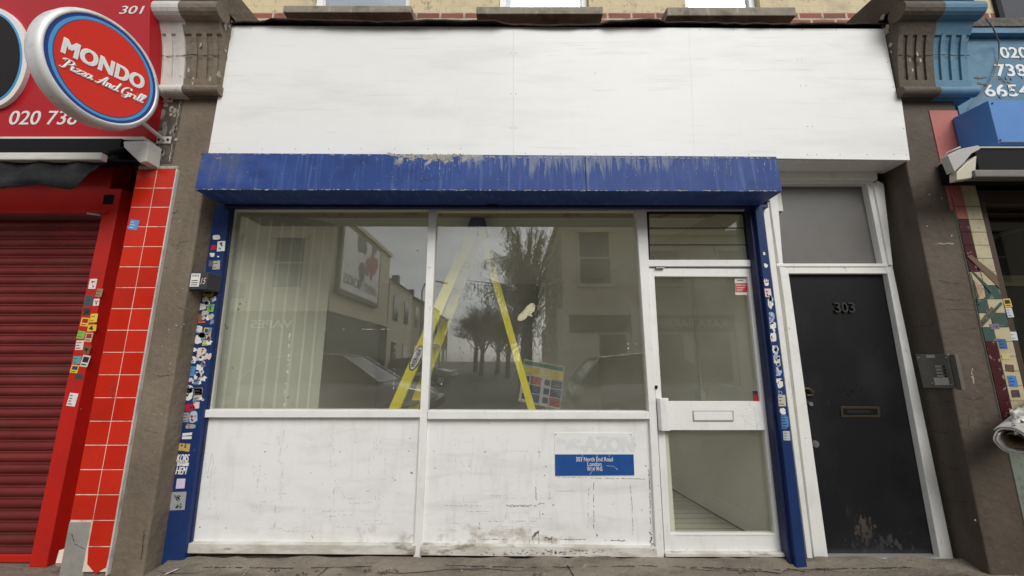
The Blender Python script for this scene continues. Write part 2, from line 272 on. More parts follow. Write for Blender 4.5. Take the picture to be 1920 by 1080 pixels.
m_ladder = M('yellow_ladder_fibreglass', (.92, .80, .015), .4)
m_laddertop = M('dark_ladder_cap', (.02, .025, .04), .5)
m_wallin = M('interior_cream_wall', (.80, .795, .72), .8, layers=[((.72, .71, .64), (2, 2, 2), .45, .7, 5, .6)])
m_panelin = M('interior_pale_panelling', (.60, .61, .54), .55, layers=[((.54, .55, .48), (9, 9, 1.5), .45, .7, 4, .6)])
m_panelgap = M('pale_panel_joint', (.76, .76, .72), .6)
m_ceil = M('interior_ceiling_paint', (.84, .83, .75), .85)
m_floorin = M('grey_floorboards', (.5, .49, .43), .7, layers=[((.36, .35, .3), (2, 12, 2), .5, .7, 5, .7)])
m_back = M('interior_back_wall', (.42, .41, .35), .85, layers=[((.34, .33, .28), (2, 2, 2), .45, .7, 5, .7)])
m_patch = M('light_spot_cream', (.90, .86, .66), .7, layers=[((.6, .52, .3), 26, .5, .65, 5, .8)])  # pale cream standing in for a bright spot of light
m_paper = {}
def paper(c):
    if c not in m_paper: m_paper[c] = M('sticker_print', lin(*c), .55, layers=[((*[x * .55 for x in lin(*c)[:3]],), 70, .55, .7, 4, .6)])
    return m_paper[c]
g_main = glass_mat('shop_window_glass', (.965, .97, .935), .115, haze=.042)
g_door = glass_mat('door_glass', (.965, .97, .935), .06, haze=.04)
g_up = glass_mat('upstairs_window_glass', (.85, .88, .9), .32, haze=.01)
g_dark = glass_mat('dark_shop_glass', (.7, .68, .6), .025, haze=.004)
m_winglass0 = M('dark_window_pane', (.03, .033, .036), .15)
m_curtain = M('pale_window_blind', (.80, .84, .86), .8)

# ---------------------------------------------------------------- ground
b = MB()
nx, ny = 90, 22
xs = [-7 + 14 * i / nx for i in range(nx + 1)]; ys = [-4.1 + 4.3 * j / ny for j in range(ny + 1)]
gv = [(x, y, -.012 + .006 * math.sin(x * 3.1 + y * 2) + rnd.uniform(-.004, .004)) for y in ys for x in xs]
b.add(gv, [(j * (nx + 1) + i, j * (nx + 1) + i + 1, (j + 1) * (nx + 1) + i + 1, (j + 1) * (nx + 1) + i) for j in range(ny) for i in range(nx)], 0, True)
b.add([(-60, -4.1, -.014), (-7, -4.1, -.014), (-7, .2, -.014), (-60, .2, -.014)], [(0, 1, 2, 3)])
b.add([(7, -4.1, -.014), (60, -4.1, -.014), (60, .2, -.014), (7, .2, -.014)], [(0, 1, 2, 3)])
for ln in [[(-2.2, -.12), (-1.4, -.14), (-.5, -.1), (.1, -.13), (.9, -.11), (1.7, -.16), (2.6, -.13)], [(.35, -.05), (.4, -.3), (.35, -.8)], [(-1.2, -.13), (-1.25, -.5)], [(1.5, -.14), (1.62, -.6)]]:
    scuff(b, [(x, y, -.004) for x, y in ln], .010, 1, .8, .03, (0, 0, 1), .002)
for k in range(40): blotch(b, (rnd.uniform(-2.4, 3), rnd.uniform(-.9, -.1), -.004), .008, 1) if False else None
tag(b.build('pavement', [m_pave, m_crack]), None, None, None, 'structure')
b = MB(); b.box(-60, 60, -4.28, -4.1, -.2, -.012); tag(b.build('kerb', m_kerb, bevel=.015), None, None, None, 'structure')
b = MB(); b.add([(-200, -400, -.13), (200, -400, -.13), (200, -4.2, -.13), (-200, -4.2, -.13)], [(0, 1, 2, 3)]); tag(b.build('road', m_asphalt), None, None, None, 'structure')
b = MB(); b.box(-60, 60, -4.62, -4.52, -.16, -.126); b.box(-60, 60, -4.82, -4.72, -.16, -.126); tag(b.build('road_marking', m_roadpaint), None, None, None, 'structure')
b = MB(); b.box(-60, -7.6, -12.0, -10.4, -.2, -.01); b.box(1.6, 60, -12.0, -10.4, -.2, -.01); b.box(-8.9, -7.6, -60, -12.0, -.2, -.012)
tag(b.build('opposite_pavement', m_kerb), None, None, None, 'structure')
b = MB()
for i in range(420):
    x = rnd.uniform(-2.6, 3.4); y = rnd.uniform(-.75, -.03) if rnd.random() < .8 else rnd.uniform(-.09, -.03); r = rnd.uniform(.002, .007); z = -.008
    a = rnd.uniform(0, 6); mi = rnd.choice([0, 0, 0, 1, 1, 2])
    b.add([(x + r * math.cos(a + k * 1.57) * rnd.uniform(.6, 1.5), y + r * math.sin(a + k * 1.57), z) for k in range(4)] + [(x, y, z + r * .8)], [(0, 1, 4), (1, 2, 4), (2, 3, 4), (3, 0, 4)], mi)
for px in (510, 560, 575, 600, 640, 690, 720, 735, 1010, 1400):
    p = atz(px + rnd.uniform(-8, 8), rnd.uniform(1070, 1079), -.006)
    for q in range(7): blotch(b, p + Vector((rnd.uniform(-.03, .03), rnd.uniform(-.015, .015), 0)), rnd.uniform(.004, .012), rnd.choice([1, 1, 2]), (0, -.5, .87), .003, 7)
tag(b.build('grit', [m_peel, m_grime, m_brownscuff]), 'loose grit and crumbs scattered along the foot of the shopfront', 'grit', None, 'stuff')
# mortar fillet along the foot of the shopfront
b = MB()
n = 60
for i in range(n):
    x0 = -2.3 + 5.35 * i / n; x1 = -2.3 + 5.35 * (i + 1) / n
    if i == 0: h0 = .02; d0 = .1
    h1 = .012 + .02 * rnd.random(); d1 = .07 + .06 * rnd.random()
    b.add([(x0, -.05 - d0, -.012), (x1, -.05 - d1, -.012), (x1, -.045, h1 - .004), (x0, -.045, h0 - .004)], [(0, 1, 2, 3)], 0, True); h0, d0 = h1, d1
tag(b.build('pavement_fillet', m_pave), None, None, None, 'structure')
for i, (px, py, ln, mt, lb) in enumerate([(322, 1072, .05, m_letter, 'thin white paper scrap on the pavement by the blue rail'), (460, 1074, .05, m_peel, 'pale curled scrap lying on the pavement below the left white panel')]):
    p = atz(px, py, -.004); b = MB(); a = .5 + i
    b.add([p + Vector((math.cos(a) * ln * t + .004 * math.sin(3 * t), math.sin(a) * ln * t + s * .010, .003 + .008 * math.sin(3 * t))) for t in (-.5, -.17, .17, .5) for s in (-1, 1)], [(2 * k, 2 * k + 2, 2 * k + 3, 2 * k + 1) for k in range(3)])
    o = b.build('litter_scrap', mt); sm = o.modifiers.new('thick', 'SOLIDIFY'); sm.thickness = .0015; tag(o, lb, 'litter')

# ---------------------------------------------------------------- upper floor of the terrace
WY = .16
T = thing('terrace_building', (0, WY, 2.9), 'cream painted brick upper storey with three sash windows above the white fascia', 'building')
wins = [(590, 765, 530, 771, 590), (940, 1100, 893, 1131, 937), (1288, 1420, 1251, 1493, 1284)]
zs_top = 6.2
edges = []
for (a, c, s0, s1, f) in wins:
    edges.append((at(a - 4, 0, WY).x, at(c + 4, 0, WY).x))
zc = at(960, 24, WY).z          # top of red course
b = MB(); zb = zc
xcur = -3.6
for (x0, x1) in edges:
    b.box(xcur, x0, WY, WY + .25, zb, zs_top); xcur = x1
b.box(xcur, 6.5, WY, WY + .25, zb, zs_top)
for (x0, x1) in edges: b.box(x0, x1, WY, WY + .25, zb + 2.0, zs_top)
b.box(-7, -3.6, WY, WY + .25, zb, zs_top)
b.build('wall', m_brickcream, T)
b = MB(); b.box(-7, 6.5, WY - .004, WY + .24, 2.6, zc - .001); b.build('brick_course', m_brickred, T)
for i, ((a, c, s0, s1, f), (x0, x1)) in enumerate(zip(wins, edges)):
    fr = MB(); z0 = zc + .06; z1 = zc + 1.99; y = WY + .06
    fr.box(x0 + .003, x0 + .06, y, y + .07, z0, z1); fr.box(x1 - .06, x1 - .003, y, y + .07, z0, z1); fr.box(x0 + .06, x1 - .06, y + .003, y + .067, z1 - .06, z1); fr.box(x0 + .06, x1 - .06, y + .003, y + .067, z0, z0 + .05)
    fr.box(x0 + .06, x1 - .06, y + .003, y + .067, z0 + .95, z0 + .99)
    fo = fr.build('window', m_frame, T, .004)
    g = MB(); g.box(x0 + .055, x1 - .055, y + .03, y + .036, z0 + .04, z1 - .05); g.build('pane', g_up, fo)
    g = MB(); g.box(x0 + .01, x1 - .01, y + .11, y + .118, z0, z1); g.build('blind', m_curtain, fo)
    sl = MB(); ys_ = WY - .16
    l0 = at(s0, 22, ys_).x; l1 = at(s1, 22, ys_).x
    zt = at(960, (10, 12, 13)[i], ys_).z; zq = at(960, (23, 26, 29)[i], ys_).z
    pts = [(l0, ys_, zq), (l0, ys_, zt), (l0, WY + .12, zt + .035), (l0, WY + .12, zq + .01)]
    sl.prism(pts, (l1 - l0, 0, 0)); sl.build('sill', m_sill, fo, .008)
x0 = at(1868, 5, WY - .03).x
b = MB(); b.box(x0, x0 + .05, WY - .03, WY - .005, zc - .12, zc + 2); b.box(x0 + 1.0, x0 + 1.05, WY - .03, WY - .005, zc - .12, zc + 2); fo = b.build('window', m_blackgap, T)
b = MB(); b.box(x0 + .05, x0 + 1.0, WY - .016, WY - .01, zc - .12, zc + 2); b.build('pane', m_winglass0, fo)
# felt and lead strip folded over the top of the fascia
b = MB(); n = 70
def feltz(t): return .020 * math.sin(t * 21) + .016 * math.sin(t * 9 + 1) + rnd.uniform(-.008, .008)
y0 = -.262
za = at(960, 49, -.24).z
prev = None; vs = []
for i in range(n + 1):
    t = i / n; x = -2.40 + 5.45 * t
    dz = feltz(t) * (1 if t < .75 else .4); fr_ = -.262 + rnd.uniform(-.006, .006) - (.03 if .08 < t < .42 or .58 < t < .66 else 0)
    vs += [(x, fr_, za - .010 + dz * .5), (x, fr_ + .004, za + .006 + dz * .45), (x, -.10, za + .05 + dz * .5), (x, WY, za + .12)]
fs = [(i * 4 + k, (i + 1) * 4 + k, (i + 1) * 4 + k + 1, i * 4 + k + 1) for i in range(n) for k in range(3)]
b.add(vs, fs, 0); o = b.build('roofing_felt', m_felt); sm = o.modifiers.new('thick', 'SOLIDIFY'); sm.thickness = .006; sm.offset = 1
tag(o, 'ragged black felt strip folded over the top edge of the white fascia', 'roofing felt')

# ---------------------------------------------------------------- pilasters with console brackets
PY = -.21
def pilaster(x0, xs, x1, ci, co_, label, mats, left):
    # x0..x1 the shaft, xs where the neighbour's paint begins, console spans c0..c1
    t = thing('pilaster', ((x0 + x1) / 2, PY, 0), label, 'pilaster', 'pilasters either side of the shopfront')
    b = MB()
    if left:
        b.prism([(x0, PY, 0 - .05), (x1, PY, -.05), (x1 - .006, -.05, -.05), (x1 - .006, .2, -.05), (x0, .2, -.05)], (0, 0, 3.45), 0)
    else:
        b.prism([(x0, PY, -.05), (x1, PY, -.05), (x1, .2, -.05), (x0 + .05, .2, -.05)], (0, 0, 3.45), 0)
    cx = 2 if left else 2
    if left:
        for pts, wd in [([(330, 575), (345, 580), (362, 590)], .004), ([(285, 700), (300, 706), (325, 702)], .004), ([(268, 805), (295, 812)], .003), ([(255, 870), (285, 878)], .003), ([(335, 455), (352, 452)], .003), ([(272, 985), (265, 1050)], .006), ([(322, 400), (336, 398)], .003)]:
            scuff(b, [at(x, y, PY) for x, y in pts], wd, 1, .9, .01)
        for px, py in [(335, 470), (325, 502), (343, 541), (332, 547), (345, 608), (331, 610), (317, 618), (341, 613), (304, 650), (320, 682), (318, 692), (290, 777), (303, 776), (272, 820), (291, 848), (336, 415), (333, 400)]:
            blotch(b, at(px, py, PY), rnd.uniform(.004, .008), 2)
        for px, py in [(334, 380), (331, 395), (327, 400), (333, 460), (323, 460), (311, 502), (321, 448)]:
            blotch(b, at(px, py, PY), .005, 1)
        scuff(b, [at(281, 585, PY), at(272, 660, PY), at(262, 720, PY), at(240, 830, PY), at(222, 960, PY)], .018, 2, .35, .03)
    else:
        for pts, wd in [([(1760, 525), (1776, 530), (1798, 532)], .004), ([(1765, 560), (1790, 563), (1822, 560)], .004), ([(1772, 581), (1800, 580), (1830, 582)], .004), ([(1795, 620), (1830, 616)], .003), ([(1805, 745), (1825, 750), (1845, 746)], .004), ([(1832, 790), (1858, 796)], .003), ([(1815, 800), (1818, 770)], .003)]:
            scuff(b, [at(x, y, PY) for x, y in pts], wd, 1, .9, .01)
        for zz, a0, a1 in [(1.35, -.2, .02), (1.05, -.2, .04), (.85, -.18, .04), (.62, -.2, 0), (1.6, -.2, .0), (.4, -.15, .02)]:
            scuff(b, [(x0, a0, zz), (x0 + .005, (a0 + a1) / 2, zz - .03), (x0 + .02, a1, zz + rnd.uniform(-.04, .01))], .004, 1, .8, .012, (-1, 0, 0), .004)
        for px, py in [(1735, 342), (1752, 342), (1745, 387), (1762, 387), (1751, 411), (1768, 411), (1758, 365)]:
            blotch(b, at(px, py, PY), .006, 1)
        scuff(b, [at(1752, 457, PY), at(1788, 457, PY)], .012, 2, .9, .02)
        for px, py in [(1742, 365), (1766, 372), (1784, 442), (1738, 424), (1822, 707), (1828, 975)]: blotch(b, at(px, py, PY), .008, 2)
        scuff(b, [at(1822, 690, PY), at(1824, 720, PY)], .012, 2, .7, .02)
    b.build('shaft', [mats[0], m_crack, m_peel], t, .012, 2)
    # console
    c0, c1 = ci, co_; KZ = .055 if left else .04
    zf0, zf1 = CAM.z + 2.06 + KZ, CAM.z + 2.54 + KZ * .7
    def prof(dep=0):
        pts = []
        for k in range(9):
            s = k / 8; z = zf0 + (zf1 - zf0) * s
            y = -.262 - .045 * s - .05 * s ** 4 + dep
            pts.append((y, z))
        return pts
    k = MB(); W = c1 - c0; xm = xs
    segs = [0, .09, .15, .22, .28, .35, .41, .52, .60, .66, .73, .79, .86, .92, 1.0]
    segs = [0, .07, .13, .20, .26, .33, .39, .5, .60, .66, .74, .80, .88, .94, 1.0]
    for i in range(len(segs) - 1):
        xa, xb = c0 + W * segs[i], c0 + W * segs[i + 1]
        groove = i % 2 == 1
        mi = 0 if ((xa + xb) / 2 < xm) else 1
        P0 = prof(0)
        if groove: P0 = P0[:2] + [(y + .013, z + q) for (y, z), q in zip(P0[1:8], (.004, 0, 0, 0, 0, 0, -.004))] + P0[7:]
        poly = [(xa, -.1, zf0)] + [(xa, y, z) for y, z in P0] + [(xa, -.1, zf1)]
        k.prism(poly, (xb - xa, 0, 0), mi)
    # flank slab back to the wall, and torus, scroll, cap
    k.box(c0 + .001, xm, -.12, WY - .002, CAM.z + 1.93, CAM.z + 2.96, 0); k.box(xm, c1 - .001, -.12, WY - .002, CAM.z + 1.93, CAM.z + 2.96, 1)
    def roll(yc, zc, r, e):
        for (xa, xb, mi) in ((c0 - e, xm, 0), (xm, c1 + e, 1)):
            pts = [(xa, yc + r * math.cos(a), zc + r * math.sin(a)) for a in [R(20 * q) for q in range(18)]]
            k.prism(pts, (xb - xa, 0, 0), mi)
    roll(-.262, CAM.z + 2.015 + KZ, .040, .012)
    roll(-.375, CAM.z + 2.672, .072, .03)
    for (xa, xb, mi) in ((c0, xm, 0), (xm, c1, 1)):
        k.prism([(xa, -.1, zf1), (xa, -.356, zf1), (xa, -.40, zf1 + .1), (xa, -.1, zf1 + .1)], (xb - xa, 0, 0), mi)
        k.prism([(xa, -.1, CAM.z + 1.975 + KZ), (xa, -.235, CAM.z + 1.975 + KZ), (xa, -.262, zf0), (xa, -.1, zf0)], (xb - xa, 0, 0), mi)
        k.prism([(xa, WY - .004, CAM.z + 2.755), (xa, -.46, CAM.z + 2.755), (xa, -.48, CAM.z + 2.88), (xa, -.36, CAM.z + 2.98), (xa, WY - .004, CAM.z + 3.02)], (xb - xa, 0, 0), mi)
    zk = CAM.z + 2.36
    scuff(k, [(c0, -.285, zk), (c0 + W * .3, -.285, zk - .01), (c0 + W * .6, -.285, zk + .006), (c1, -.285, zk - .006)], .008, 2, 1, .02, (0, -1, 0), .009)
    inner = c1 if left else c0
    nx_ = 1 if left else -1
    for q in range(26):
        blotch(k, (inner, rnd.gauss(-.2, .06), CAM.z + rnd.gauss(2.5, .2)), rnd.uniform(.008, .026), 3, (nx_, 0, 0), .004 + .0002 * q, 13, rnd.uniform(1, 2.6))
    for q in range(5):
        blotch(k, (rnd.uniform(xm - .02, c1 - .03) if left else rnd.uniform(c0 + .03, xm), -.29, CAM.z + rnd.uniform(2.1, 2.45)), rnd.uniform(.006, .014), 3, (0, -1, 0), .012, 8, 2.4)
    k.build('console', mats[1:3] + [m_crack, m_peel], t)
    return t
pilL = pilaster(-2.86, -2.55, -2.335, -2.87, -2.285, 'brown painted pilaster left of the shopfront, its bracket half white', [m_brown, m_stonew, m_brown], True)
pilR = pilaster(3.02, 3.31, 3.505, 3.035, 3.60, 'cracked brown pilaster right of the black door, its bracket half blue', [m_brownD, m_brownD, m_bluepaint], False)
# bare dirty patch on the left pilaster behind the oval sign
b = MB(); b.pp([(290, 182), (345, 182), (322, 306), (282, 306)], PY - .003, .01, 0)
for q in range(26):
    blotch(b, at(rnd.uniform(292, 330), rnd.uniform(185, 300), PY - .003), rnd.uniform(.008, .03), rnd.choice([1, 2, 3, 2]), asp=rnd.uniform(.8, 2.2))
for ln in [[(340, 184), (328, 245), (318, 303)], [(303, 190), (296, 235)], [(300, 265), (297, 300)]]:
    scuff(b, [at(x, y, PY - .003) for x, y in ln], .012, 1, .75, .02)
b.build('bare_patch', [m_grime, m_peel, m_concrete, m_brownD], pilL)
# salmon paint and tiles on the neighbour's half of the right pilaster
xA, xB = 3.30, 3.50
b = MB(); zt = at(1790, 200, PY).z; zl = at(1800, 395, PY).z
b.box(xA - .02, xB, PY - .006, PY + .02, zl, CAM.z + 1.93, 0); b.build('painted_face', m_pink, pilR)

# ---------------------------------------------------------------- white fascia boards
FY = -.24
F = thing('fascia_board', (.37, FY, 2.8), 'blank white painted fascia boards across the top of the shopfront', 'fascia')
tl, tr, bl, br = (432, 48), (1657, 54), (391, 284), (1706, 300)
def lerp(a, b_, t): return (a[0] + (b_[0] - a[0]) * t, a[1] + (b_[1] - a[1]) * t)
cuts = [(0, 0), ((962.5 - 432) / 1225, (962.5 - 391) / 1315), ((1292 - 432) / 1225, (1302 - 391) / 1315), (1, 1)]
for i in range(3):
    t0, q0 = cuts[i]; t1, q1 = cuts[i + 1]; e = .00012
    g0 = 0 if i == 0 else e; g1 = 0 if i == 2 else e
    b = MB(); y = FY
    A = at(*lerp(tl, tr, t0 + g0 * .6), FY); B = at(*lerp(tl, tr, t1 - g1 * .6), FY); C = at(*lerp(bl, br, q1 - g1 * .6), FY); D = at(*lerp(bl, br, q0 + g0 * .6), FY)
    poly = [A, B, C, D]
    if i == 2:
        K0 = at(1682, 181, FY); K1 = at(1690, 184, FY); poly = [A, B, K0, K1, C, D]
    for p in poly: p.y = y
    if i == 0: D.z -= .05
    b.prism(poly, (0, .018, 0), 0)
    def screw(px, py):
        p = at(px, py, y); b.cyl((p.x, y - .0012, p.z), (0, 1, 0), .0034, .003, 8, 1)
    if i == 0:
        for px in range(470, 960, 62): screw(px, 54 + rnd.uniform(-1, 1)); screw(px - 40, 279)
        for py in (99, 176, 240): screw(958, py)
    if i == 1:
        for px in range(985, 1292, 66): screw(px, 53); screw(px, 288)
        for py in (99, 176, 240): screw(967, py)
        screw(1116, 137); screw(1288, 52)
    if i == 2:
        for px in range(1312, 1650, 64): screw(px, 56)
        for px in (1340, 1404, 1514, 1531, 1575, 1626, 1676): screw(px, 290)
        for px, py in [(1495, 112), (1503, 112), (1501, 161), (1511, 161), (1514, 237), (1523, 237), (1664, 117), (1675, 163), (1694, 241), (1699, 290)]: screw(px, py)
    b.build('panel', [m_white, m_intercom, m_white], F)
b = MB(); zl = at(1580, 300, FY).z; b.box(1.9, 3.03, FY + .0185, -.02, zl + .002, zl + .02); b.build('soffit', m_frame, F)
b = MB(); b.box(-2.28, 3.05, -.19, WY - .005, CAM.z + 1.62, CAM.z + 2.62); b.build('backing_frame', m_blackgap, F)

# ---------------------------------------------------------------- blue shutter box and rails
T = thing('roller_shutter', (-.2, -.2, 0), 'blue roller shutter housing with two blue side rails around the shop window', 'shutter')
BY = -.375
q = [(374, 285), (1460, 292), (1467, 359), (365, 356)]
A, B, C, D = [at(x, y, BY) for x, y in q]
xl, xr = A.x, B.x
zt0, zt1, zb0, zb1 = A.z, B.z, D.z, C.z
b = MB()
prof = lambda x, zt, zb: [(x, BY, zb), (x, BY + .012, zt), (x, -.12, zt + .03), (x, -.12, zb - .0), (x, BY + .2, zb)]
pl = prof(D.x, zt0, zb0); pr = prof(C.x, zt1, zb1)
n5 = 5
b.add(pl + pr, [tuple(range(5)), tuple(range(9, 4, -1))] + [(i, 5 + i, 5 + (i + 1) % 5, (i + 1) % 5) for i in range(5)], 0)
# seam and limescale
xs_ = at(1097, 290, BY).x
b.box(xs_, xs_ + .003, BY - .0015, BY + .01, zb1 + .002, zt1 - .004, 1)
def boxpt(px, py):
    p = at(px, py, BY); return Vector((p.x, BY + .012 * max(0, min(1, (p.z - zb0) / (zt0 - zb0))), p.z))
for pts, wd, dn, mi in [([(725, 289), (780, 290), (880, 291)], .030, .95, 2), ([(760, 294), (840, 296)], .03, .9, 2), ([(815, 297), (850, 298)], .022, .9, 2), ([(880, 293), (1000, 294), (1455, 295)], .012, .6, 2), ([(380, 286), (720, 289)], .009, .35, 2),
                        ([(368, 355), (700, 356), (1462, 358)], .008, .45, 2), ([(400, 296), (440, 293)], .006, .3, 2)]:
    scuff(b, [boxpt(*p) for p in pts], wd, mi, dn, .014)
for k in range(70):
    px = rnd.choice([rnd.uniform(725, 900), rnd.uniform(900, 1455), rnd.uniform(1180, 1455)]); l_ = rnd.uniform(6, 38)
    scuff(b, [boxpt(px, 293), boxpt(px + rnd.uniform(-1, 1), 293 + l_)], rnd.uniform(.002, .006), 3, .6, .016)
for k in range(60):
    p = boxpt(rnd.uniform(730, 890), rnd.uniform(296, 345)); blotch(b, p, rnd.uniform(.001, .0035), 2)
for k in range(40):
    p = boxpt(rnd.uniform(375, 1455), rnd.uniform(296, 350)); blotch(b, p, rnd.uniform(.001, .003), 2)
for px, py in [(376, 288), (1456, 295), (1463, 355), (370, 353)]: b.cyl(boxpt(px, py) + Vector((0, -.002, 0)), (0, 1, 0), .006, .004, 8, 1)
b.build('shutter_box', [m_blue, m_darkblue, m_lime, m_streak], T, .003, 2)
# slot and bottom lath below the box
b = MB(); za = at(900, 392, -.07).z
b.box(-2.25, 2.0, -.10, -.06, za, zb0 + .05); b.box(-2.25, 2.0, -.125, -.10, za + .05, zb0 + .02, 0)
b.build('bottom_lath', m_darkblue, T, .004)
b = MB(); p = at(923, 387, -.13); b.box(p.x - .045, p.x + .045, -.14, -.126, p.z - .012, p.z + .012); b.build('pull_bracket', m_blackgap, T, .003)
RY = -.125; RYL = -.068
def rail(lt, lb_, rt, rb, inner, RY):
    b = MB()
    b.prism([at(*lt, RY), at(*rt, RY), at(*rb, RY), at(*lb_, RY)], (0, .035, 0), 0)
    a = [at(*lt, RY), at(*rt, RY), at(*rb, RY), at(*lb_, RY)]
    # return flange and slot on the inner side
    if inner > 0:
        b.prism([a[1] + Vector((-.004, .0355, 0)), a[2] + Vector((-.004, .0355, 0)), a[2] + Vector((.006, .0355, 0)), a[1] + Vector((.006, .0355, 0))], (0, .02, 0), 1)
    else:
        b.prism([a[0] + Vector((.004, .0355, 0)), a[3] + Vector((.004, .0355, 0)), a[3] + Vector((-.022, .0355, 0)), a[0] + Vector((-.022, .0355, 0))], (0, .07, 0), 1)
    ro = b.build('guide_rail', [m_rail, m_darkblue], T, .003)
    return ro
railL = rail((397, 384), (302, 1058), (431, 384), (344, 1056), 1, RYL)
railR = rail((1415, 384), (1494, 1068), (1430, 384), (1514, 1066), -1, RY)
def sticker(parent, cx, cy, wd, ht, col, Y, style='', ang=None, name='sticker', torn=0.0, inks=None):
    b = MB(); c = at(cx, cy, Y)
    dx = (at(cx + wd / 2, cy, Y) - at(cx - wd / 2, cy, Y)).x / 2; dz = (at(cx, cy - ht / 2, Y) - at(cx, cy + ht / 2, Y)).z / 2
    ang = R(rnd.uniform(-6, 6)) if ang is None else ang
    ca, sa = math.cos(ang), math.sin(ang)
    def W(u, v, l=0): return Vector((c.x + (u * ca - v * sa), Y - .0009 - l, c.z + (u * sa + v * ca)))
    if 0 < torn < .2:
        j = lambda: rnd.uniform(1 - torn * 1.3, 1)
        P = [W(-dx * j(), -dz * j()), W(dx * rnd.uniform(-.2, .2), -dz * j()), W(dx * j(), -dz * j()), W(dx * j(), dz * j()), W(dx * rnd.uniform(-.2, .2), dz * j()), W(-dx * j(), dz * j())]
    elif torn:
        n = 11; P = []
        for k in range(n):
            a = 2 * math.pi * k / n; s = 1 / max(abs(math.cos(a)), abs(math.sin(a)))
            P.append(W(dx * math.cos(a) * min(s, 1.4) * rnd.uniform(1 - torn, 1), dz * math.sin(a) * min(s, 1.4) * rnd.uniform(1 - torn, 1)))
    else: P = [W(-dx, -dz), W(dx, -dz), W(dx, dz), W(-dx, dz)]
    b.prism(P, (0, .0007, 0), 0)
    mats = [paper(col)]
    ink = inks or rnd.choice([(30, 30, 32), (60, 60, 66), (160, 40, 40), (40, 60, 120)])
    mats.append(paper(ink))
    if style == 'lines':
        nl = max(2, int(ht / 6))
        for k in range(nl):
            v = dz * (1 - 2 * (k + .6) / nl) * .85; e = dx * rnd.uniform(.35, .8)
            b.add([W(-dx * .8, v - dz * .07, .0005), W(-dx * .8 + e * 1.6, v - dz * .07, .0005), W(-dx * .8 + e * 1.6, v + dz * .07, .0005), W(-dx * .8, v + dz * .07, .0005)], [(0, 1, 2, 3)], 1)
    elif style == 'block':
        b.add([W(-dx * .7, -dz * .2, .0005), W(dx * .7, -dz * .2, .0005), W(dx * .7, dz * .7, .0005), W(-dx * .7, dz * .7, .0005)], [(0, 1, 2, 3)], 1)
        b.add([W(-dx * .7, -dz * .7, .0005), W(dx * .5, -dz * .7, .0005), W(dx * .5, -dz * .5, .0005), W(-dx * .7, -dz * .5, .0005)], [(0, 1, 2, 3)], 1)
    elif style == 'scrawl':
        for k in range(4):
            blotch(b, W(rnd.uniform(-.6, .6) * dx, rnd.uniform(-.6, .6) * dz, .0002), min(dx, dz) * rnd.uniform(.15, .4), 1, lift=.0004)
    return b.build(name, mats, parent)
Z8 = lambda x, y: (300 + x / 3.375, 420 + y / 3.375)
WH = (225, 225, 220)
for (x, y, wd, ht, c, st, tn) in [(360, 85, 64, 35, WH, '', .5), (340, 150, 40, 40, (190, 30, 40), '', .5), (387, 140, 50, 68, WH, 'scrawl', 0.1), (332, 195, 36, 32, WH, '', .5), (368, 206, 16, 9, WH, '', .3), (322, 250, 34, 42, (90, 95, 105), '', .3), (357, 260, 46, 58, (176, 170, 150), 'lines', .08),
        (305, 440, 66, 40, (205, 180, 60), 'block', .05), (287, 480, 46, 30, WH, 'lines', .2), (334, 474, 36, 44, (140, 150, 175), 'scrawl', .35), (272, 524, 46, 46, WH, '', .3), (320, 530, 45, 52, (120, 185, 80), 'scrawl', .05), (262, 590, 38, 44, (140, 100, 70), 'lines', .05), (310, 590, 44, 48, WH, '', .6), (264, 621, 46, 10, (215, 95, 60), '', .1),
        (248, 665, 46, 46, (215, 215, 212), 'lines', .2), (300, 683, 50, 56, (205, 185, 80), 'block', .05), (243, 733, 56, 68, WH, '', .4), (290, 752, 45, 36, (200, 205, 110), 'lines', .1), (222, 795, 34, 36, WH, '', .5), (264, 805, 62, 46, (215, 205, 190), 'scrawl', .2), (212, 862, 46, 56, WH, 'scrawl', .35), (264, 852, 46, 42, (150, 165, 200), '', .4),
        (251, 908, 58, 42, WH, '', .3), (197, 932, 54, 64, (70, 140, 200), 'lines', .03), (246, 955, 55, 46, (95, 92, 88), 'scrawl', .05), (190, 985, 40, 30, (225, 205, 215), '', .3), (234, 997, 74, 38, WH, 'scrawl', .4), (190, 1046, 50, 52, WH, 'scrawl', .4), (243, 1060, 50, 48, (170, 165, 150), 'lines', .05)]:
    sticker(railL, *Z8(x, y), wd / 3.375, ht / 3.375, c, RYL, st, torn=tn)
Z3 = lambda x, y: (x / 2.7, 680 + y / 2.7)
for (x, y, wd, ht, c, st, tn) in [(955, 158, 46, 74, WH, 'scrawl', .3), (1003, 160, 42, 62, (190, 180, 150), 'lines', .03), (963, 226, 54, 42, (185, 30, 40), 'scrawl', .35), (995, 215, 32, 36, (230, 195, 200), '', .1), (940, 277, 38, 52, (150, 152, 155), 'lines', .1), (980, 275, 44, 64, (175, 190, 205), 'scrawl', .25), (965, 322, 52, 26, (160, 160, 160), 'scrawl', .2),
        (948, 362, 50, 14, WH, '', .05), (946, 380, 50, 14, WH, '', .05), (932, 428, 62, 42, (200, 165, 85), 'scrawl', .1), (915, 612, 44, 50, (215, 205, 225), 'lines', .02)]:
    sticker(railL, *Z3(x, y), wd / 2.7, ht / 2.7, c, RYL, st, torn=tn, inks=(205, 195, 225) if c == (215, 205, 225) else None)
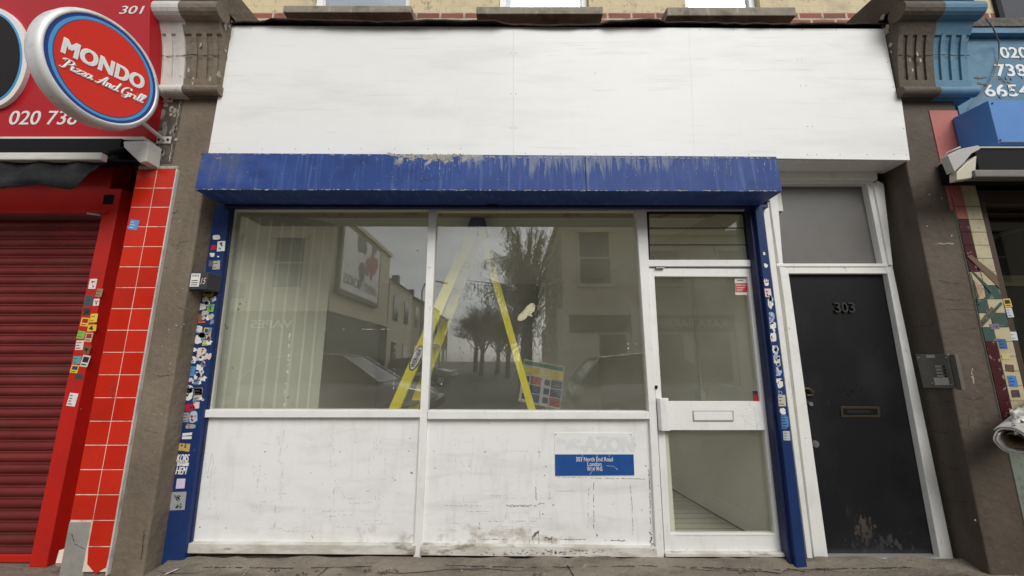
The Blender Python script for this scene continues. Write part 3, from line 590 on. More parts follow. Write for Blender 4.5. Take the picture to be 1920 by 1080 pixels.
# the lettered sticker and the scribbled grey one
o = sticker(railL, *Z3(926, 514), 22, 7, WH, RYL, 'lines', ang=0, inks=(20, 20, 25))
b = MB(); c1 = at(*Z3(928, 483), RYL); c2 = at(*Z3(920, 546), RYL)
text_mb(b, 'KORS', c1 + Vector((0, -.001, 0)), (1, 0, .0), (0, 0, 1), .082, .050, 0, .2, .022)
text_mb(b, 'HEM', c2 + Vector((0, -.001, 0)), (1, 0, .0), (0, 0, 1), .076, .047, 0, .2, .022)
b.build('sticker', m_letter, railL)
o = sticker(railL, *Z3(902, 700), 75 / 2.7, 92 / 2.7, (160, 162, 165), RYL, '', ang=R(2))
b = MB(); c = at(*Z3(902, 700), RYL)
for k in range(16):
    p = c + Vector((rnd.uniform(-.035, .035), -.0022, rnd.choice([.03, .012, -.018, -.038]) + rnd.uniform(-.006, .006)))
    if p.z - c.z > 0: p.x = c.x - abs(p.x - c.x) + .008
    else: p.x = c.x + abs(p.x - c.x) - .005
    b.tube([p + Vector((.008 * math.cos(a) * rnd.uniform(.5, 1.1), 0, .009 * math.sin(a) * rnd.uniform(.6, 1.1))) for a in [j * .9 + k for j in range(6)]], .0013, 4, 0)
b.build('scribble', m_black, railL)
for k in range(30):
    py = rnd.uniform(560, 760); px = 409 - (py - 560) * .142 - rnd.uniform(6, 30) + 5; sticker(railL, px, py, rnd.uniform(6, 15), rnd.uniform(6, 18), rnd.choice([WH, WH, (200, 205, 210), (190, 180, 165), (120, 135, 165), (215, 195, 190)]), RYL - .0006, rnd.choice(['', '', 'scrawl']), torn=rnd.uniform(.35, .6), ang=rnd.uniform(-.5, .5))
for k in range(22):
    py = rnd.uniform(545, 745); sticker(railR, 1440 + (py - 545) * .118 + rnd.uniform(-2, 4), py, rnd.uniform(4, 10), rnd.uniform(4, 14), rnd.choice([WH, WH, (200, 205, 210), (150, 165, 195)]), RY - .0006, '', torn=rnd.uniform(.35, .6), ang=rnd.uniform(-.4, .4))
for (x, y, wd, ht, c, st, tn) in [(1433, 475, 6, 8, WH, '', .5), (1436, 498, 8, 10, WH, '', .5), (1437, 529, 10, 15, WH, 'scrawl', .3), (1440, 549, 12, 16, (225, 205, 210), 'scrawl', .05), (1444, 570, 9, 20, WH, '', .5), (1447, 594, 11, 18, (150, 165, 200), 'scrawl', .3), (1449, 610, 14, 14, WH, '', .25), (1450, 633, 12, 26, WH, 'scrawl', .4), (1454, 655, 12, 20, WH, '', .4), (1457, 674, 13, 16, (205, 205, 205), 'scrawl', .15),
        (1460, 698, 13, 16, (170, 180, 210), '', .6), (1462, 718, 13, 22, WH, 'scrawl', .3), (1466, 751, 14, 22, (190, 185, 165), 'lines', .05), (1468, 771, 12, 14, WH, '', .4), (1471, 790, 15, 30, (70, 130, 190), 'lines', .2), (1475, 817, 13, 18, (180, 190, 185), 'lines', .05)]:
    sticker(railR, x, y, wd, ht, c, RY, st, torn=tn)

# ---------------------------------------------------------------- shopfront
SH = thing('shopfront', (-.1, 0, 0), 'white framed shopfront with two large panes, scuffed panels below and a glazed door', 'shopfront')
YF = -.035
b = MB()
b.pp([(804, 388), (819, 388), (801.5, 768), (789, 1046), (775, 1046), (787.5, 768)], YF, .075)            # middle mullion
b.build('mullion', m_frame, SH, .004); b = MB()
b.pp([(1192, 388), (1212, 388), (1231, 768), (1246, 1046), (1231, 1046), (1217, 768)], YF, .08)              # mullion beside door
b.build('mullion', m_frame, SH, .004); b = MB()
b.pp([(425, 380), (438, 380), (391, 768), (352, 1046), (335, 1046)], YF + .012, .06)                     # left jamb behind rail
b.build('jamb', m_frame, SH, .004); b = MB()
b.pp([(1402, 388), (1417, 388), (1440, 640), (1483, 1046), (1477, 1046), (1425, 640)], YF + .008, .07)    # right jamb
b.build('jamb', m_frame, SH, .004)
b = MB(); b.pp([(382, 768.5), (787.5, 769.5), (787, 783), (379, 783)], YF - .012, .10); b.build('sill_rail', m_frame, SH, .004)
b = MB(); b.pp([(802, 770), (1217, 772), (1218.5, 786), (801, 786)], YF - .012, .10); b.build('sill_rail', m_frame, SH, .004)
b = MB(); b.pp([(1212, 487), (1416, 487), (1418, 499.5), (1213, 499.5)], YF + .004, .07); b.build('transom', m_frame, SH, .004)
b = MB(); b.pp([(433, 389), (805, 391), (805, 394), (433, 394)], YF + .02, .05); b.pp([(819, 391), (1400, 392), (1400, 396), (819, 396)], YF + .02, .05); b.build('head_rail', m_frame, SH)
# panes
GY = .0
def pane(px, Y, mat, marks=None):
    b = MB(); b.pp(px, Y, .006, 0)
    mats = [mat, m_letter, m_grime]
    if marks: marks(b)
    return b.build('window_pane', mats, SH)
def marksL(b):
    scuff(b, [at(543, 625, GY), at(540, 680, GY), at(532, 762, GY)], .007, 1, .45, .012)
    scuff(b, [at(545, 618, GY), at(680, 617, GY), at(800, 618, GY)], .003, 1, .3, .014)
    scuff(b, [at(741, 640, GY), at(738, 730, GY)], .003, 1, .35, .01)
    scuff(b, [at(437, 636, GY), at(470, 637, GY)], .002, 1, .7, .01)
    for px, py in [(430, 480), (426, 492), (450, 570), (462, 566), (447, 580), (436, 690), (423, 610), (426, 615), (783, 470), (540, 745), (549, 757)]:
        blotch(b, at(px, py, GY), rnd.uniform(.003, .008), 2, asp=1.6)
def marksR(b):
    for px, py in [(828, 720), (874, 637), (1178, 645), (1178, 653), (1193, 645), (1070, 678), (835, 400)]: blotch(b, at(px, py, GY), rnd.uniform(.003, .006), 1)
    scuff(b, [at(897, 492, GY), at(897, 560, GY)], .0015, 2, .6, .01); scuff(b, [at(897, 492, GY), at(920, 491, GY)], .0015, 2, .6, .01)
    scuff(b, [at(1195, 420, GY), at(1213, 765, GY)], .005, 1, .25, .02)
pane([(432, 386), (808, 388), (791, 774), (384, 774)], GY, g_main, marksL)
pane([(814, 388), (1196, 390), (1221, 776), (798, 776)], GY, g_main, marksR)
# stall risers
for side in (0, 1):
    b = MB(); y = -.008
    if side == 0: b.pp([(372, 776), (790, 776), (778, 1030), (335, 1030)], y, .05, 0)
    else: b.pp([(799, 778), (1224, 779), (1236, 1034), (786, 1034)], y, .05, 0)
    if side == 0:
        for px, py in [(666, 829), (638, 847), (497, 847), (390, 894), (583, 886), (741, 900), (771, 886), (769, 822), (766, 846), (375, 988), (497, 889), (570, 957), (424, 990)]:
            blotch(b, at(px, py, y), rnd.uniform(.003, .006), 1)
        for k in range(60):
            px = rnd.choice([rnd.uniform(385, 415), rnd.uniform(475, 500), rnd.uniform(520, 535), rnd.uniform(690, 770), rnd.uniform(620, 630)]); py = rnd.uniform(800, 960)
            scuff(b, [at(px, py, y), at(px - 1, py + rnd.uniform(8, 40), y)], .0025, 2, .45, .01)
        for k in range(16):
            px = rnd.uniform(480, 700); py = rnd.uniform(930, 1000); scuff(b, [at(px, py, y), at(px + rnd.uniform(20, 70), py + rnd.uniform(-3, 3), y)], .0025, 2, .5, .01)
        scuff(b, [at(640, 920, y), at(647, 934, y)], .002, 3, .9); scuff(b, [at(760, 1013, y), at(774, 1003, y)], .003, 1, .8); scuff(b, [at(584, 1004, y), at(590, 1012, y)], .004, 1, .9)
        pass
    else:
        Z4 = lambda x, y_: at(760 + x / 3.376, 760 + y_ / 3.376, y)
        for x, y_ in [(180, 290), (187, 398), (405, 384), (505, 293), (845, 296), (891, 388), (882, 444), (157, 755), (935, 630), (1316, 625), (1523, 383), (1497, 662), (870, 688), (45, 430)]:
            blotch(b, Z4(x, y_), rnd.uniform(.003, .006), 1)
        for (p, q, wd, mi, dn) in [((825, 515), (830, 600), .009, 2, 1), ((840, 625), (880, 620), .010, 2, 1), ((825, 440), (827, 515), .002, 1, .6), ((1192, 475), (1193, 780), .005, 1, .7), ((1190, 780), (1215, 830), .010, 1, .6), ((1160, 500), (1157, 790), .007, 2, .5), ((1420, 485), (1434, 620), .004, 1, .7), ((1434, 620), (1442, 820), .005, 1, .7), ((1541, 405), (1550, 640), .007, 1, .85), ((1550, 640), (1550, 790), .008, 1, .5), ((1548, 800), (1556, 870), .018, 1, .7), ((1560, 870), (1590, 905), .02, 4, .8),
                               ((960, 452), (1230, 462), .004, 1, .6), ((1230, 462), (1515, 466), .005, 1, .85), ((640, 634), (830, 634), .012, 2, .8), ((650, 642), (800, 640), .006, 1, .35), ((250, 632), (480, 634), .005, 2, .6), ((500, 733), (830, 733), .004, 1, .45), ((480, 848), (640, 848), .006, 1, .6), ((940, 850), (1145, 848), .006, 1, .75), ((1240, 852), (1390, 856), .008, 1, .6),
                               ((843, 790), (847, 890), .005, 1, 1), ((805, 835), (812, 890), .005, 1, .9), ((925, 830), (930, 895), .006, 1, .9), ((780, 800), (788, 890), .004, 2, .9), ((845, 850), (935, 850), .008, 1, .7), ((870, 835), (925, 845), .01, 1, .6), ((440, 845), (444, 885), .004, 1, .8), ((470, 740), (475, 860), .006, 4, .6), ((430, 200), (428, 310), .002, 2, .8), ((290, 720), (360, 630), .002, 2, .8), ((268, 390), (270, 490), .002, 2, .7), ((755, 308), (755, 345), .002, 1, .6), ((530, 110), (532, 160), .002, 1, .6), ((620, 288), (780, 290), .002, 2, .6), ((1130, 895), (1390, 905), .008, 4, .5), ((910, 480), (912, 600), .003, 2, .6), ((235, 560), (237, 610), .002, 2, .6), ((1450, 240), (1455, 260), .010, 2, .8)]:
            scuff(b, [Z4(*p), Z4(*q)], wd * .85, mi, dn, .011)
        b.add([Z4(800, 835), Z4(815, 808), Z4(848, 790), Z4(842, 812), Z4(812, 838)], [(0, 1, 2, 3, 4)], 2)
        for k in range(50):
            px = rnd.uniform(200, 900); py = rnd.uniform(120, 700); l_ = rnd.uniform(20, 90)
            scuff(b, [Z4(px, py), Z4(px + rnd.uniform(-4, 4), py + l_)], .0018, 2, .45, .01)
        for k in range(30):
            px = rnd.uniform(200, 800); py = rnd.uniform(540, 800); l_ = rnd.uniform(40, 200)
            scuff(b, [Z4(px, py), Z4(px + l_, py + rnd.uniform(-4, 4))], .002, rnd.choice([2, 2, 4]), .45, .01)
    b.build('stall_riser', [m_riser, m_grime, m_greyscuff, m_brownscuff, m_brownscuff], SH)
b = MB(); b.pp([(345, 1019), (780, 1022), (777, 1041), (340, 1038)], -.045, .09, 0); b.pp([(348, 1017), (780, 1020), (780, 1023), (346, 1020)], -.030, .04, 0)
b.build('skirting', m_skirt, SH, .005)
b = MB(); b.pp([(789, 1023), (1231, 1028), (1233, 1045), (787, 1041)], -.045, .09, 0); b.pp([(790, 1020), (1231, 1025), (1231, 1029), (790, 1024)], -.030, .04, 0)
for k in range(90): blotch(b, at(760 + rnd.gauss(900, 260) / 3.376, rnd.uniform(1030, 1040), -.045), rnd.uniform(.003, .010), rnd.choice([1, 2, 2]), asp=.5)
b.build('skirting', [m_skirt, m_grime, m_brownscuff], SH, 0)
# fanlight with glass louvres over the door
b = MB()
b.pp([(1212, 396), (1400, 397), (1401, 400), (1212, 399)], -.01, .03, 1); b.pp([(1212, 399), (1217, 399), (1219, 488), (1213, 488)], -.01, .03, 1); b.pp([(1396, 400), (1400, 400), (1412, 488), (1405, 488)], -.01, .03, 1)
fan = b.build('fanlight', [m_frame, m_blackgap], SH)
for y0_, y1_ in ((399, 428), (427.5, 459.5), (459, 489)):
    b = MB(); p = [at(1215, y0_, .004), at(1397 + (y0_ - 399) * .11, y0_, .004), at(1397 + (y1_ - 399) * .11, y1_, .0), at(1216, y1_, .0)]
    b.prism(p, (0, .006, 0), 0); b.prism([at(1216, y1_ - 1.2, -.002), at(1397 + (y1_ - 399) * .11, y1_ - 1.2, -.002), at(1397 + (y1_ - 399) * .11, y1_, -.002), at(1216, y1_, -.002)], (0, .005, 0), 1)
    b.build('louvre_blade', [g_door, m_blackgap], fan)
# door
DY = -.015
b = MB()
b.pp([(1214, 503), (1420, 504), (1421, 519), (1215, 518)], DY, .045)                                  # top rail
b.pp([(1214, 518), (1227, 518), (1241, 752), (1247, 808), (1257.5, 1001), (1260, 1037), (1247, 1037), (1232, 770)], DY - .001, .045)
b.pp([(1402, 519), (1421, 519), (1441, 752), (1478, 1037), (1463, 1037), (1454, 1001), (1434.5, 808), (1426, 752)], DY - .001, .045)
b.pp([(1257, 1001), (1454, 1001), (1463, 1037), (1260, 1037)], DY, .045)
b.pp([(1268, 1001.0), (1453, 1001), (1453, 1004), (1268, 1004)], DY - .004, .003)
door = b.build('shop_door', m_frame, SH, .003)
b = MB(); b.pp([(1226, 516), (1404, 516), (1428, 756), (1240, 756)], DY + .02, .006); b.build('window_pane', g_door, door)
b = MB(); b.pp([(1246, 804), (1436, 804), (1456, 1004), (1256, 1004)], DY + .02, .006); b.build('window_pane', g_door, door)
b = MB(); b.pp([(1241, 753), (1427, 753), (1435, 806.5), (1244, 806.5)], DY - .008, .05)
c = at(1410, 780, DY - .008)
for r, w_ in ((.062, .003), (.045, .003), (.022, .004)):
    b.tube([c + Vector((r * math.cos(a), 0, r * math.sin(a))) for a in [R(12 * k) for k in range(31)]], .0022, 5, 0, False)
b.build('mid_rail', m_frame, door, .002)
b = MB(); pts = []
q0 = at(1230, 746, DY - .01); q1 = at(1257, 806, DY - .01)
prof_ = [(q0.x, DY - .012), (q0.x, DY - .035), (q0.x + .012, DY - .055), (q0.x + .05, DY - .058), (q1.x - .012, DY - .045), (q1.x, DY - .012)]
b.prism([(x, y, q1.z) for x, y in prof_], (0, 0, q0.z - q1.z)); b.build('pull_handle', m_frame, door, .004)
b = MB(); b.pp([(1299, 770), (1375.5, 770), (1376, 790), (1300, 790)], DY - .014, .008, 1); b.pp([(1301, 772), (1373, 772), (1374, 788), (1302, 788)], DY - .018, .008, 0); b.build('letterbox', [m_frame, m_greyscuff], door, .0015)
b = MB(); p = at(1230, 725, YF); b.cyl(p + Vector((0, -.012, 0)), (0, 1, 0), .010, .014, 14); b.cyl(p + Vector((0, -.01, -.014)), (0, 1, 0), .006, .012, 12); b.build('lock', m_blackgap, SH)
b = MB(); b.pp([(1230, 500.5), (1246, 500.5), (1246, 503), (1230, 503)], YF - .002, .02); b.build('hinge', m_steel, SH)
b = MB(); b.pp([(1247, 1037.5), (1478, 1037.5), (1482, 1045), (1248, 1045)], -.05, .1); b.build('threshold', m_skirt, SH, .005)
# alarm sticker on door glass, small red sticker
yy = DY + .0195
b = MB(); b.pp([(1377.5, 521), (1400, 520), (1402, 553), (1379, 553)], yy, .0005, 0); b.pp([(1378.5, 531), (1400.6, 531), (1401.5, 548), (1379.5, 548)], yy - .0006, .0005, 1)
c = at(1389, 534.5, yy - .001); text_mb(b, 'Alarm', c, (1, 0, 0), (0, 0, 1), .075, .018, 2, 0, .01, .0004)
for k in range(3):
    c = at(1389.5, 539 + 3.2 * k, yy - .001); b.box(c.x - .035, c.x + .030 - .01 * k, yy - .0014, yy - .001, c.z - .002, c.z + .002, 2)
c = at(1389, 526, yy); b.box(c.x - .03, c.x + .02, yy - .001, yy - .0004, c.z - .003, c.z + .003, 3)
b.build('alarm_sticker', [paper((215, 212, 200)), paper((185, 40, 45)), paper((235, 225, 220)), paper((80, 80, 80))], door)
b = MB(); b.pp([(1411, 733), (1420, 733), (1422, 752), (1413, 752)], yy, .0005, 0); b.pp([(1413, 740), (1423, 741), (1424, 752), (1414, 752)], yy - .0007, .0005, 1); b.build('sticker', [paper((50, 50, 50)), paper((170, 30, 40))], door)
# trim between shopfront and the flats' door
b = MB(); b.pp([(1429.5, 382), (1440.5, 378), (1524, 1047), (1514, 1047)], -.06, .10); b.build('cover_strip', m_frame, SH, .003)

# ---------------------------------------------------------------- black door to the flats
D = thing('front_door', (2.6, .03, 0), 'black painted front door numbered 303 in a white frame with grey panel above', 'door')
JY = -.012
b = MB()
b.pp([(1438, 338), (1456, 338), (1468, 492), (1479, 513), (1553.5, 1048), (1527, 1048), (1470, 560)], JY, .09); b.build('jamb', m_frame, D, .004); b = MB()
b.pp([(1625, 342), (1655, 342), (1672, 495), (1664, 513), (1655, 492)], JY, .09); b.build('jamb', m_frame, D, .004); b = MB()
b.pp([(1664, 511), (1673, 495), (1789, 1050), (1764, 1050)], JY - .001, .09); b.build('jamb', m_frame, D, .004); b = MB()
b.pp([(1455, 494), (1663, 494), (1668, 500), (1457, 500)], JY - .004, .09); b.pp([(1457, 500.2), (1668, 500.2), (1668, 513), (1470, 513)], JY + .004, .08)
b.build('transom', m_frame, D, .004); b = MB()
b.pp([(1440, 322), (1645, 322), (1646, 337), (1441, 337)], -.05, .12); b.build('head_rail', m_frame, D, .004); b = MB(); b.pp([(1441, 337.2), (1640, 337.2), (1637, 344), (1441, 344)], -.02, .09); b.build('head_rail', m_frame, D, .004); b = MB()
b.pp([(1638, 344), (1645, 338), (1657, 345), (1674, 497), (1668, 497)], JY - .014, .02); b.build('glazing_bead', m_frame, D, .002)
b = MB(); b.pp([(1445, 340), (1630, 340), (1660, 496), (1460, 496)], .04, .03)
b.build('fanlight_panel', m_frost, D)
b = MB(); y = .03; b.pp([(1474, 510), (1668, 510), (1768, 1046), (1549, 1046)], y, .045, 0)
for k in range(14): blotch(b, at(rnd.gauss(1594, 12), rnd.gauss(731, 5), y), rnd.uniform(.004, .011), 3, asp=.7)
leaf = b.build('door_leaf', [m_doorblack, m_brownscuff, m_greyscuff, m_black], D, .003)
for k_, ch in enumerate('303'):
    b = MB(); c = at(1568 + 13.2 * k_, 577, y); text_mb(b, ch, c + Vector((0, -.002, 0)), (1, 0, 0), (0, 0, 1), .046, .078, 0, 0, .015, .012); b.build('numeral', M('door_numeral_black', (.035, .033, .03), .35), leaf)
b = MB(); b.pp([(1576, 762), (1650, 762.5), (1651, 782.5), (1578, 782.5)], y - .006, .008, 0); b.pp([(1581, 766), (1645, 766), (1646, 778), (1582, 778)], y - .0075, .002, 1); b.pp([(1588, 769), (1632, 770), (1632, 774), (1589, 775)], y - .010, .003, 2)
b.build('letterbox', [M('bronze_letterplate', (.075, .06, .035), .4, .6), m_black, m_blackgap], leaf, .001)
b = MB(); c = at(1515, 736, y); b.tube([c + Vector((-.03, -.01, .028)), c + Vector((-.005, -.02, .03)), c + Vector((.022, -.022, .005)), c + Vector((.018, -.02, -.018)), c + Vector((-.02, -.012, -.02))], .009, 8); b.build('latch', m_brass, leaf)
b = MB(); c = at(1518, 757, y); b.cyl(c + Vector((0, -.016, 0)), (0, 1, 0), .015, .018, 18); b.build('lock', M('bright_lock_steel', (.6, .6, .6), .25, .9), leaf, .002)
b = MB(); c = at(1528, 832, y); b.cyl(c + Vector((0, -.01, 0)), (0, 1, 0), .024, .012, 22); b.cyl(c + Vector((0, -.014, 0)), (0, 1, 0), .012, .012, 14); b.build('lock', m_intercom, leaf, .002)
b = MB(); b.pp([(1552, 1046), (1764, 1046), (1768, 1053), (1553, 1053)], -.03, .12); b.build('threshold', m_alu, D, .004)

# ---------------------------------------------------------------- address plate, meter box, intercom
b0 = thing('address_sign', at(1115, 890, -.012), 'white and blue address plate screwed to the right white panel', 'sign')
yy = -.0115
b = MB(); b.pp([(1039, 811), (1186, 812), (1189, 890), (1041, 891)], yy, .003, 0)
for q in range(12): blotch(b, at(rnd.uniform(1046, 1100), rnd.uniform(822, 845), yy), rnd.uniform(.012, .03), 1, lift=.0004 + .00003 * q, asp=.8, n=12)
c = at(1142, 832, yy); text_mb(b, 'AZON', c + Vector((0, -.0003, 0)), (1, 0, 0), (0, 0, 1), .36, .10, 1, .1, .08, .0003)
for px, py in [(1042, 815), (1183, 815)]: b.cyl(at(px, py, yy - .002), (0, 1, 0), .004, .004, 10, 2)
b.build('plate', [m_white, M('ghost_grey_paint', (.73, .73, .73), .6), m_grime], b0, .0005)
b = MB(); b.pp([(1040.5, 852), (1188, 852), (1189.5, 891), (1041, 892)], yy - .0015, .0014, 0)
b.build('blue_band', m_signplateblue, b0)
b = MB()
for s_, px, py, wd in [('303 North End Road', 1114.5, 861, 69), ('London', 1114.5, 870, 26), ('W14 9NS', 1115, 879, 29)]:
    c = at(px, py, yy - .0016); wx = (at(px + wd / 2, py, yy) - at(px - wd / 2, py, yy)).x; text_mb(b, s_, c, (1, 0, 0), (0, 0, 1), wx, .029 if s_ != 'London' else .027, 0, 0, .003, .0005)
for ln in [[(1092, 852), (1093, 858)], [(1119, 852), (1119, 857)], [(1143, 852), (1142, 857)], [(1113, 880), (1106, 890)], [(1136, 873), (1150, 874), (1158, 880)]]: scuff(b, [at(x, y, yy - .0016) for x, y in ln], .003, 0, 1, .01)
b.build('lettering', m_letter, b0)
b0 = thing('meter_box', at(388, 542, -.2), 'small dark grey box numbered 15 fixed at the top of the stickered blue rail', 'box')
p0, p1 = at(361, 509, -.19), at(386, 541, -.19)
b = MB(); b.box(p0.x, p0.x + .125, -.20, -.0695, p1.z - .008, p0.z - .005); b.build('case', M('dark_grey_box_plastic', (.035, .037, .042), .5, layers=[((.08, .08, .085), 20, .55, .7, 4, .6)]), b0, .004)
b = MB(); b.box(p0.x + .006, p0.x + .072, -.2025, -.2004, p1.z + .012, p0.z - .018, 0)
text_mb(b, 'IMPS', (p0.x + .039, -.2026, p0.z - .035), (1, 0, 0), (0, 0, 1), .05, .018, 1, 0, 0, .0004)
for k in range(3): b.box(p0.x + .014, p0.x + .06, -.2031, -.2026, p1.z + .022 + k * .016, p1.z + .028 + k * .016, 1)
b.build('sticker', [paper((225, 222, 220)), paper((70, 50, 60))], b0)
b = MB(); text_mb(b, '15', (p0.x + .098, -.2004, (p0.z + p1.z) / 2 - .01), (1, 0, .1), (0, 0, 1), .035, .045, 0, .2, 0, .0006); b.build('number', m_letterpink, b0)
# intercom on the reveal of the right pilaster
RX = 3.008
b0 = thing('intercom_panel', atx(1755, 727, RX), 'grey metal door entry panel with buttons beside the black door', 'intercom')
def rp(px, py, x=RX): return atx(px, py, x)
I = [rp(1716, 664), rp(1776, 664), rp(1790, 728), rp(1731, 727)]
b = MB(); b.prism(I, (.02, 0, 0), 0)
b.build('plate', m_intercom, b0, .003)
b = MB()
p1 = rp(1778, 664); b.box(RX + .004, RX + .03, p1.y - .035, p1.y - .0005, rp(1733, 727).z, p1.z - .002); b.build('side_plate', M('light_grey_metal', (.15, .14, .12), .5, .3), b0, .002)
def rq(b, x0, y0, x1, y1, mi, d=.004):
    sh = (y0 - 664) * .235
    b.prism([rp(x0 + sh, y0, RX - .001), rp(x1 + sh, y0, RX - .001), rp(x1 + (y1 - 664) * .235, y1, RX - .001), rp(x0 + (y1 - 664) * .235, y1, RX - .001)], (-d, 0, 0), mi)
b = MB(); rq(b, 1736, 665.5, 1752, 671, 0, .001); b.build('name_card', paper((190, 190, 180)), b0)
b = MB(); rq(b, 1740, 708, 1767, 722, 0, .001); b.build('name_card', paper((190, 190, 180)), b0)
for k in range(4):
    b = MB(); rq(b, 1749, 685 + 6 * k, 1760, 689 + 6 * k, 0); rq(b, 1763, 686 + 6 * k, 1766, 689 + 6 * k, 1); b.build('button', [m_alu, m_black], b0)
b = MB()
for px, py in [(1720, 669), (1772, 669), (1735, 717), (1770, 720)]: rq(b, px - (py - 664) * .235 * 0, py, px + 2.4, py + 2.4, 0, .003)
b.build('screw', m_alu, b0)

# ---------------------------------------------------------------- left neighbour: red tiles, red shutter, red sign, awning
RS = thing('tiled_pier', (-2.68, -.235, 0), 'column of glossy red tiles two wide on the brown pilaster', 'tiles')
TY = -.232; xL, xM, xRr = -2.835, -2.686, -2.545; zT = CAM.z + 1.42; th = .152
b = MB(); b.box(xL + .003, xRr - .003, TY + .0016, PY - .001, .02, zT - .003); b.build('grout', m_grout, RS)
b = MB()
for r_ in range(18):
    z1 = zT - r_ * th; z0 = z1 - th + .0048
    for ci, (xa, xb) in enumerate(((xL, xM - .0048), (xM, xRr))):
        if ci == 0 and r_ >= 16: continue
        yj = TY + rnd.uniform(-.0008, .0008)
        if ci == 1 and r_ == 17: b.prism([(xa + .0, yj, z1), (xb, yj, z1), (xb - .006, yj, z0 + .03), (xa + .075, yj, z0 - .005), (xa + .012, yj, z0 + .05)], (0, .008, 0), 0)
        else: b.box(xa, xb, yj, yj + .008, max(z0, .01), z1, rnd.choice([0, 0, 1, 2]))
b.build('tile_face', [m_redtile, m_redtile2, m_redtile3], RS, .0015)
b = MB(); b.box(xL - .005, xM - .006, TY + .001, PY + .01, -.02, zT - 16 * th - .004); scuff(b, [(xL + .02, TY, .25), (xL + .06, TY, .18), (xM - .02, TY, .15)], .004, 1, .9, .01); b.build('base_block', [m_concrete, m_crack], RS, .006)
b = MB(); b.box(xRr + .001, xRr + .011, TY - .004, PY, .0, zT + .004); b.build('edge_trim', M('white_edge_trim', (.58, .56, .52), .5, layers=[((.2, .18, .16), (20, 20, 6), .5, .7, 5, .7)]), RS, .002)
b = MB(); b.box(xL, xRr + .01, TY - .002, PY, zT + .002, zT + .03); b.build('cement_cap', m_peel, RS, .006)
sticker(RS, 678 / 2.7, 300 + 328 / 2.7, 17, 18, (90, 150, 205), TY - .001, 'lines', ang=R(-8), inks=(215, 225, 235))
b = MB(); c = at(212, 725, TY - .002)
for k in range(7): scuff(b, [c + Vector((rnd.uniform(-.03, .03), 0, rnd.uniform(-.08, .08))) for _ in range(3)], .003, 0, .6, .008)
b.build('scribble', m_grime, RS)
# shutter
T = thing('roller_shutter', (-4, -.05, 0), 'closed maroon ribbed roller shutter in a red steel frame', 'shutter')
SYC = -.05; b = MB(); z = .03; zTop = CAM.z + 1.06; pitch = .0745
x0, x1 = -6.0, -3.155
pr_ = []
while z < zTop:
    for a in range(9):
        s = a / 8; pr_.append((SYC - .024 * math.sin(math.pi * (.12 + .83 * s)) ** .8, z + .058 * s))
    pr_.append((SYC + .010, z + .0585)); pr_.append((SYC + .010, z + .062)); pr_.append((SYC - .012, z + .0625)); pr_.append((SYC - .010, z + .070)); pr_.append((SYC + .012, z + .0705)); pr_.append((SYC + .012, z + .0742)); z += pitch
vs = [(x0, y, z) for y, z in pr_] + [(x1, y, z) for y, z in pr_]; n = len(pr_)
b.add(vs, [(i, n + i, n + i + 1, i + 1) for i in range(n - 1)], 0, False)
o = b.build('curtain', m_redshut, T); sm = o.modifiers.new('thick', 'SOLIDIFY'); sm.thickness = .002
b = MB(); b.box(x0, x1 + .02, SYC - .03, SYC + .02, .0, .05); b.build('bottom_bar', m_redsteel, T, .006)
GYF = -.12
b = MB(); b.box(-3.165, -3.05, GYF, .06, -.01, CAM.z + 1.32); b.box(-3.05 + .001, -2.86, -.02, .06, -.01, CAM.z + 1.5)
for px, py in [(175, 512), (188, 513), (138, 730), (152, 767)]: blotch(b, at(px, py, GYF), .006, 1)
gL = b.build('guide', [m_redsteel, m_grime], T, .006)
b = MB(); zA, zB = at(150, 398, GYF).z, at(150, 345, GYF).z; b.box(x0, -3.16, GYF + .012, .05, zA, zB + .25); b.box(x0, -3.12, GYF - .01, GYF + .02, zA - .012, zA + .012)
p = at(206, 374, GYF); b.box(p.x - .05, p.x + .03, GYF - .004, GYF + .01, p.z - .04, p.z + .04, 1)
b.build('shutter_housing', [m_redsteel, m_black], T, .005)
b = MB(); p = at(178, 401, GYF); b.prism([p + Vector((-.05, -.012, .006)), p + Vector((.05, -.012, -.006)), p + Vector((.05, -.012, -.022)), p + Vector((-.05, -.012, -.006))], (0, .01, 0)); b.build('metal_tab', m_peel, T)
Z2 = lambda x, y: (x / 2.7, 300 + y / 2.7)
for (x, y, wd, ht, c, st) in [(470, 627, 38, 52, WH, 'scrawl'), (503, 672, 33, 42, (150, 130, 100), 'lines'), (450, 712, 45, 55, (60, 85, 90), 'lines'), (488, 720, 30, 35, WH, 'scrawl'), (438, 768, 38, 38, (45, 60, 45), 'scrawl'), (475, 800, 38, 45, (225, 195, 50), 'lines'), (430, 820, 42, 45, (225, 195, 50), 'block'), (466, 850, 45, 35, (220, 190, 55), 'scrawl'), (411, 885, 40, 40, (120, 180, 80), 'lines'), (450, 897, 38, 48, (190, 180, 150), 'block'), (403, 937, 40, 50, (225, 205, 200), 'lines'), (440, 960, 38, 46, (120, 80, 45), 'scrawl'), (390, 1012, 40, 40, (85, 160, 165), 'lines'), (432, 1018, 42, 60, (205, 200, 190), 'block'), (378, 1058, 40, 42, (225, 195, 50), 'block')]:
    sticker(gL, *Z2(x, y), wd / 2.7, ht / 2.7, c, GYF, st, ang=R(rnd.uniform(-9, 3)), torn=.06)
for (x, y, wd, ht, c, st) in [(400, 72, 42, 28, (70, 65, 62), 'scrawl'), (367, 187, 44, 66, (222, 222, 225), 'lines')]:
    sticker(gL, *Z3(x, y), wd / 2.7, ht / 2.7, c, GYF, st, ang=R(-6), inks=(60, 60, 80))
b = MB(); c = at(118, 1030, -.2)
b.prism([at(104, 1056, -.19), at(118, 1056, -.19), at(123, 1028, -.16), at(111, 1032, -.16)], (0, .006, 0), 0)
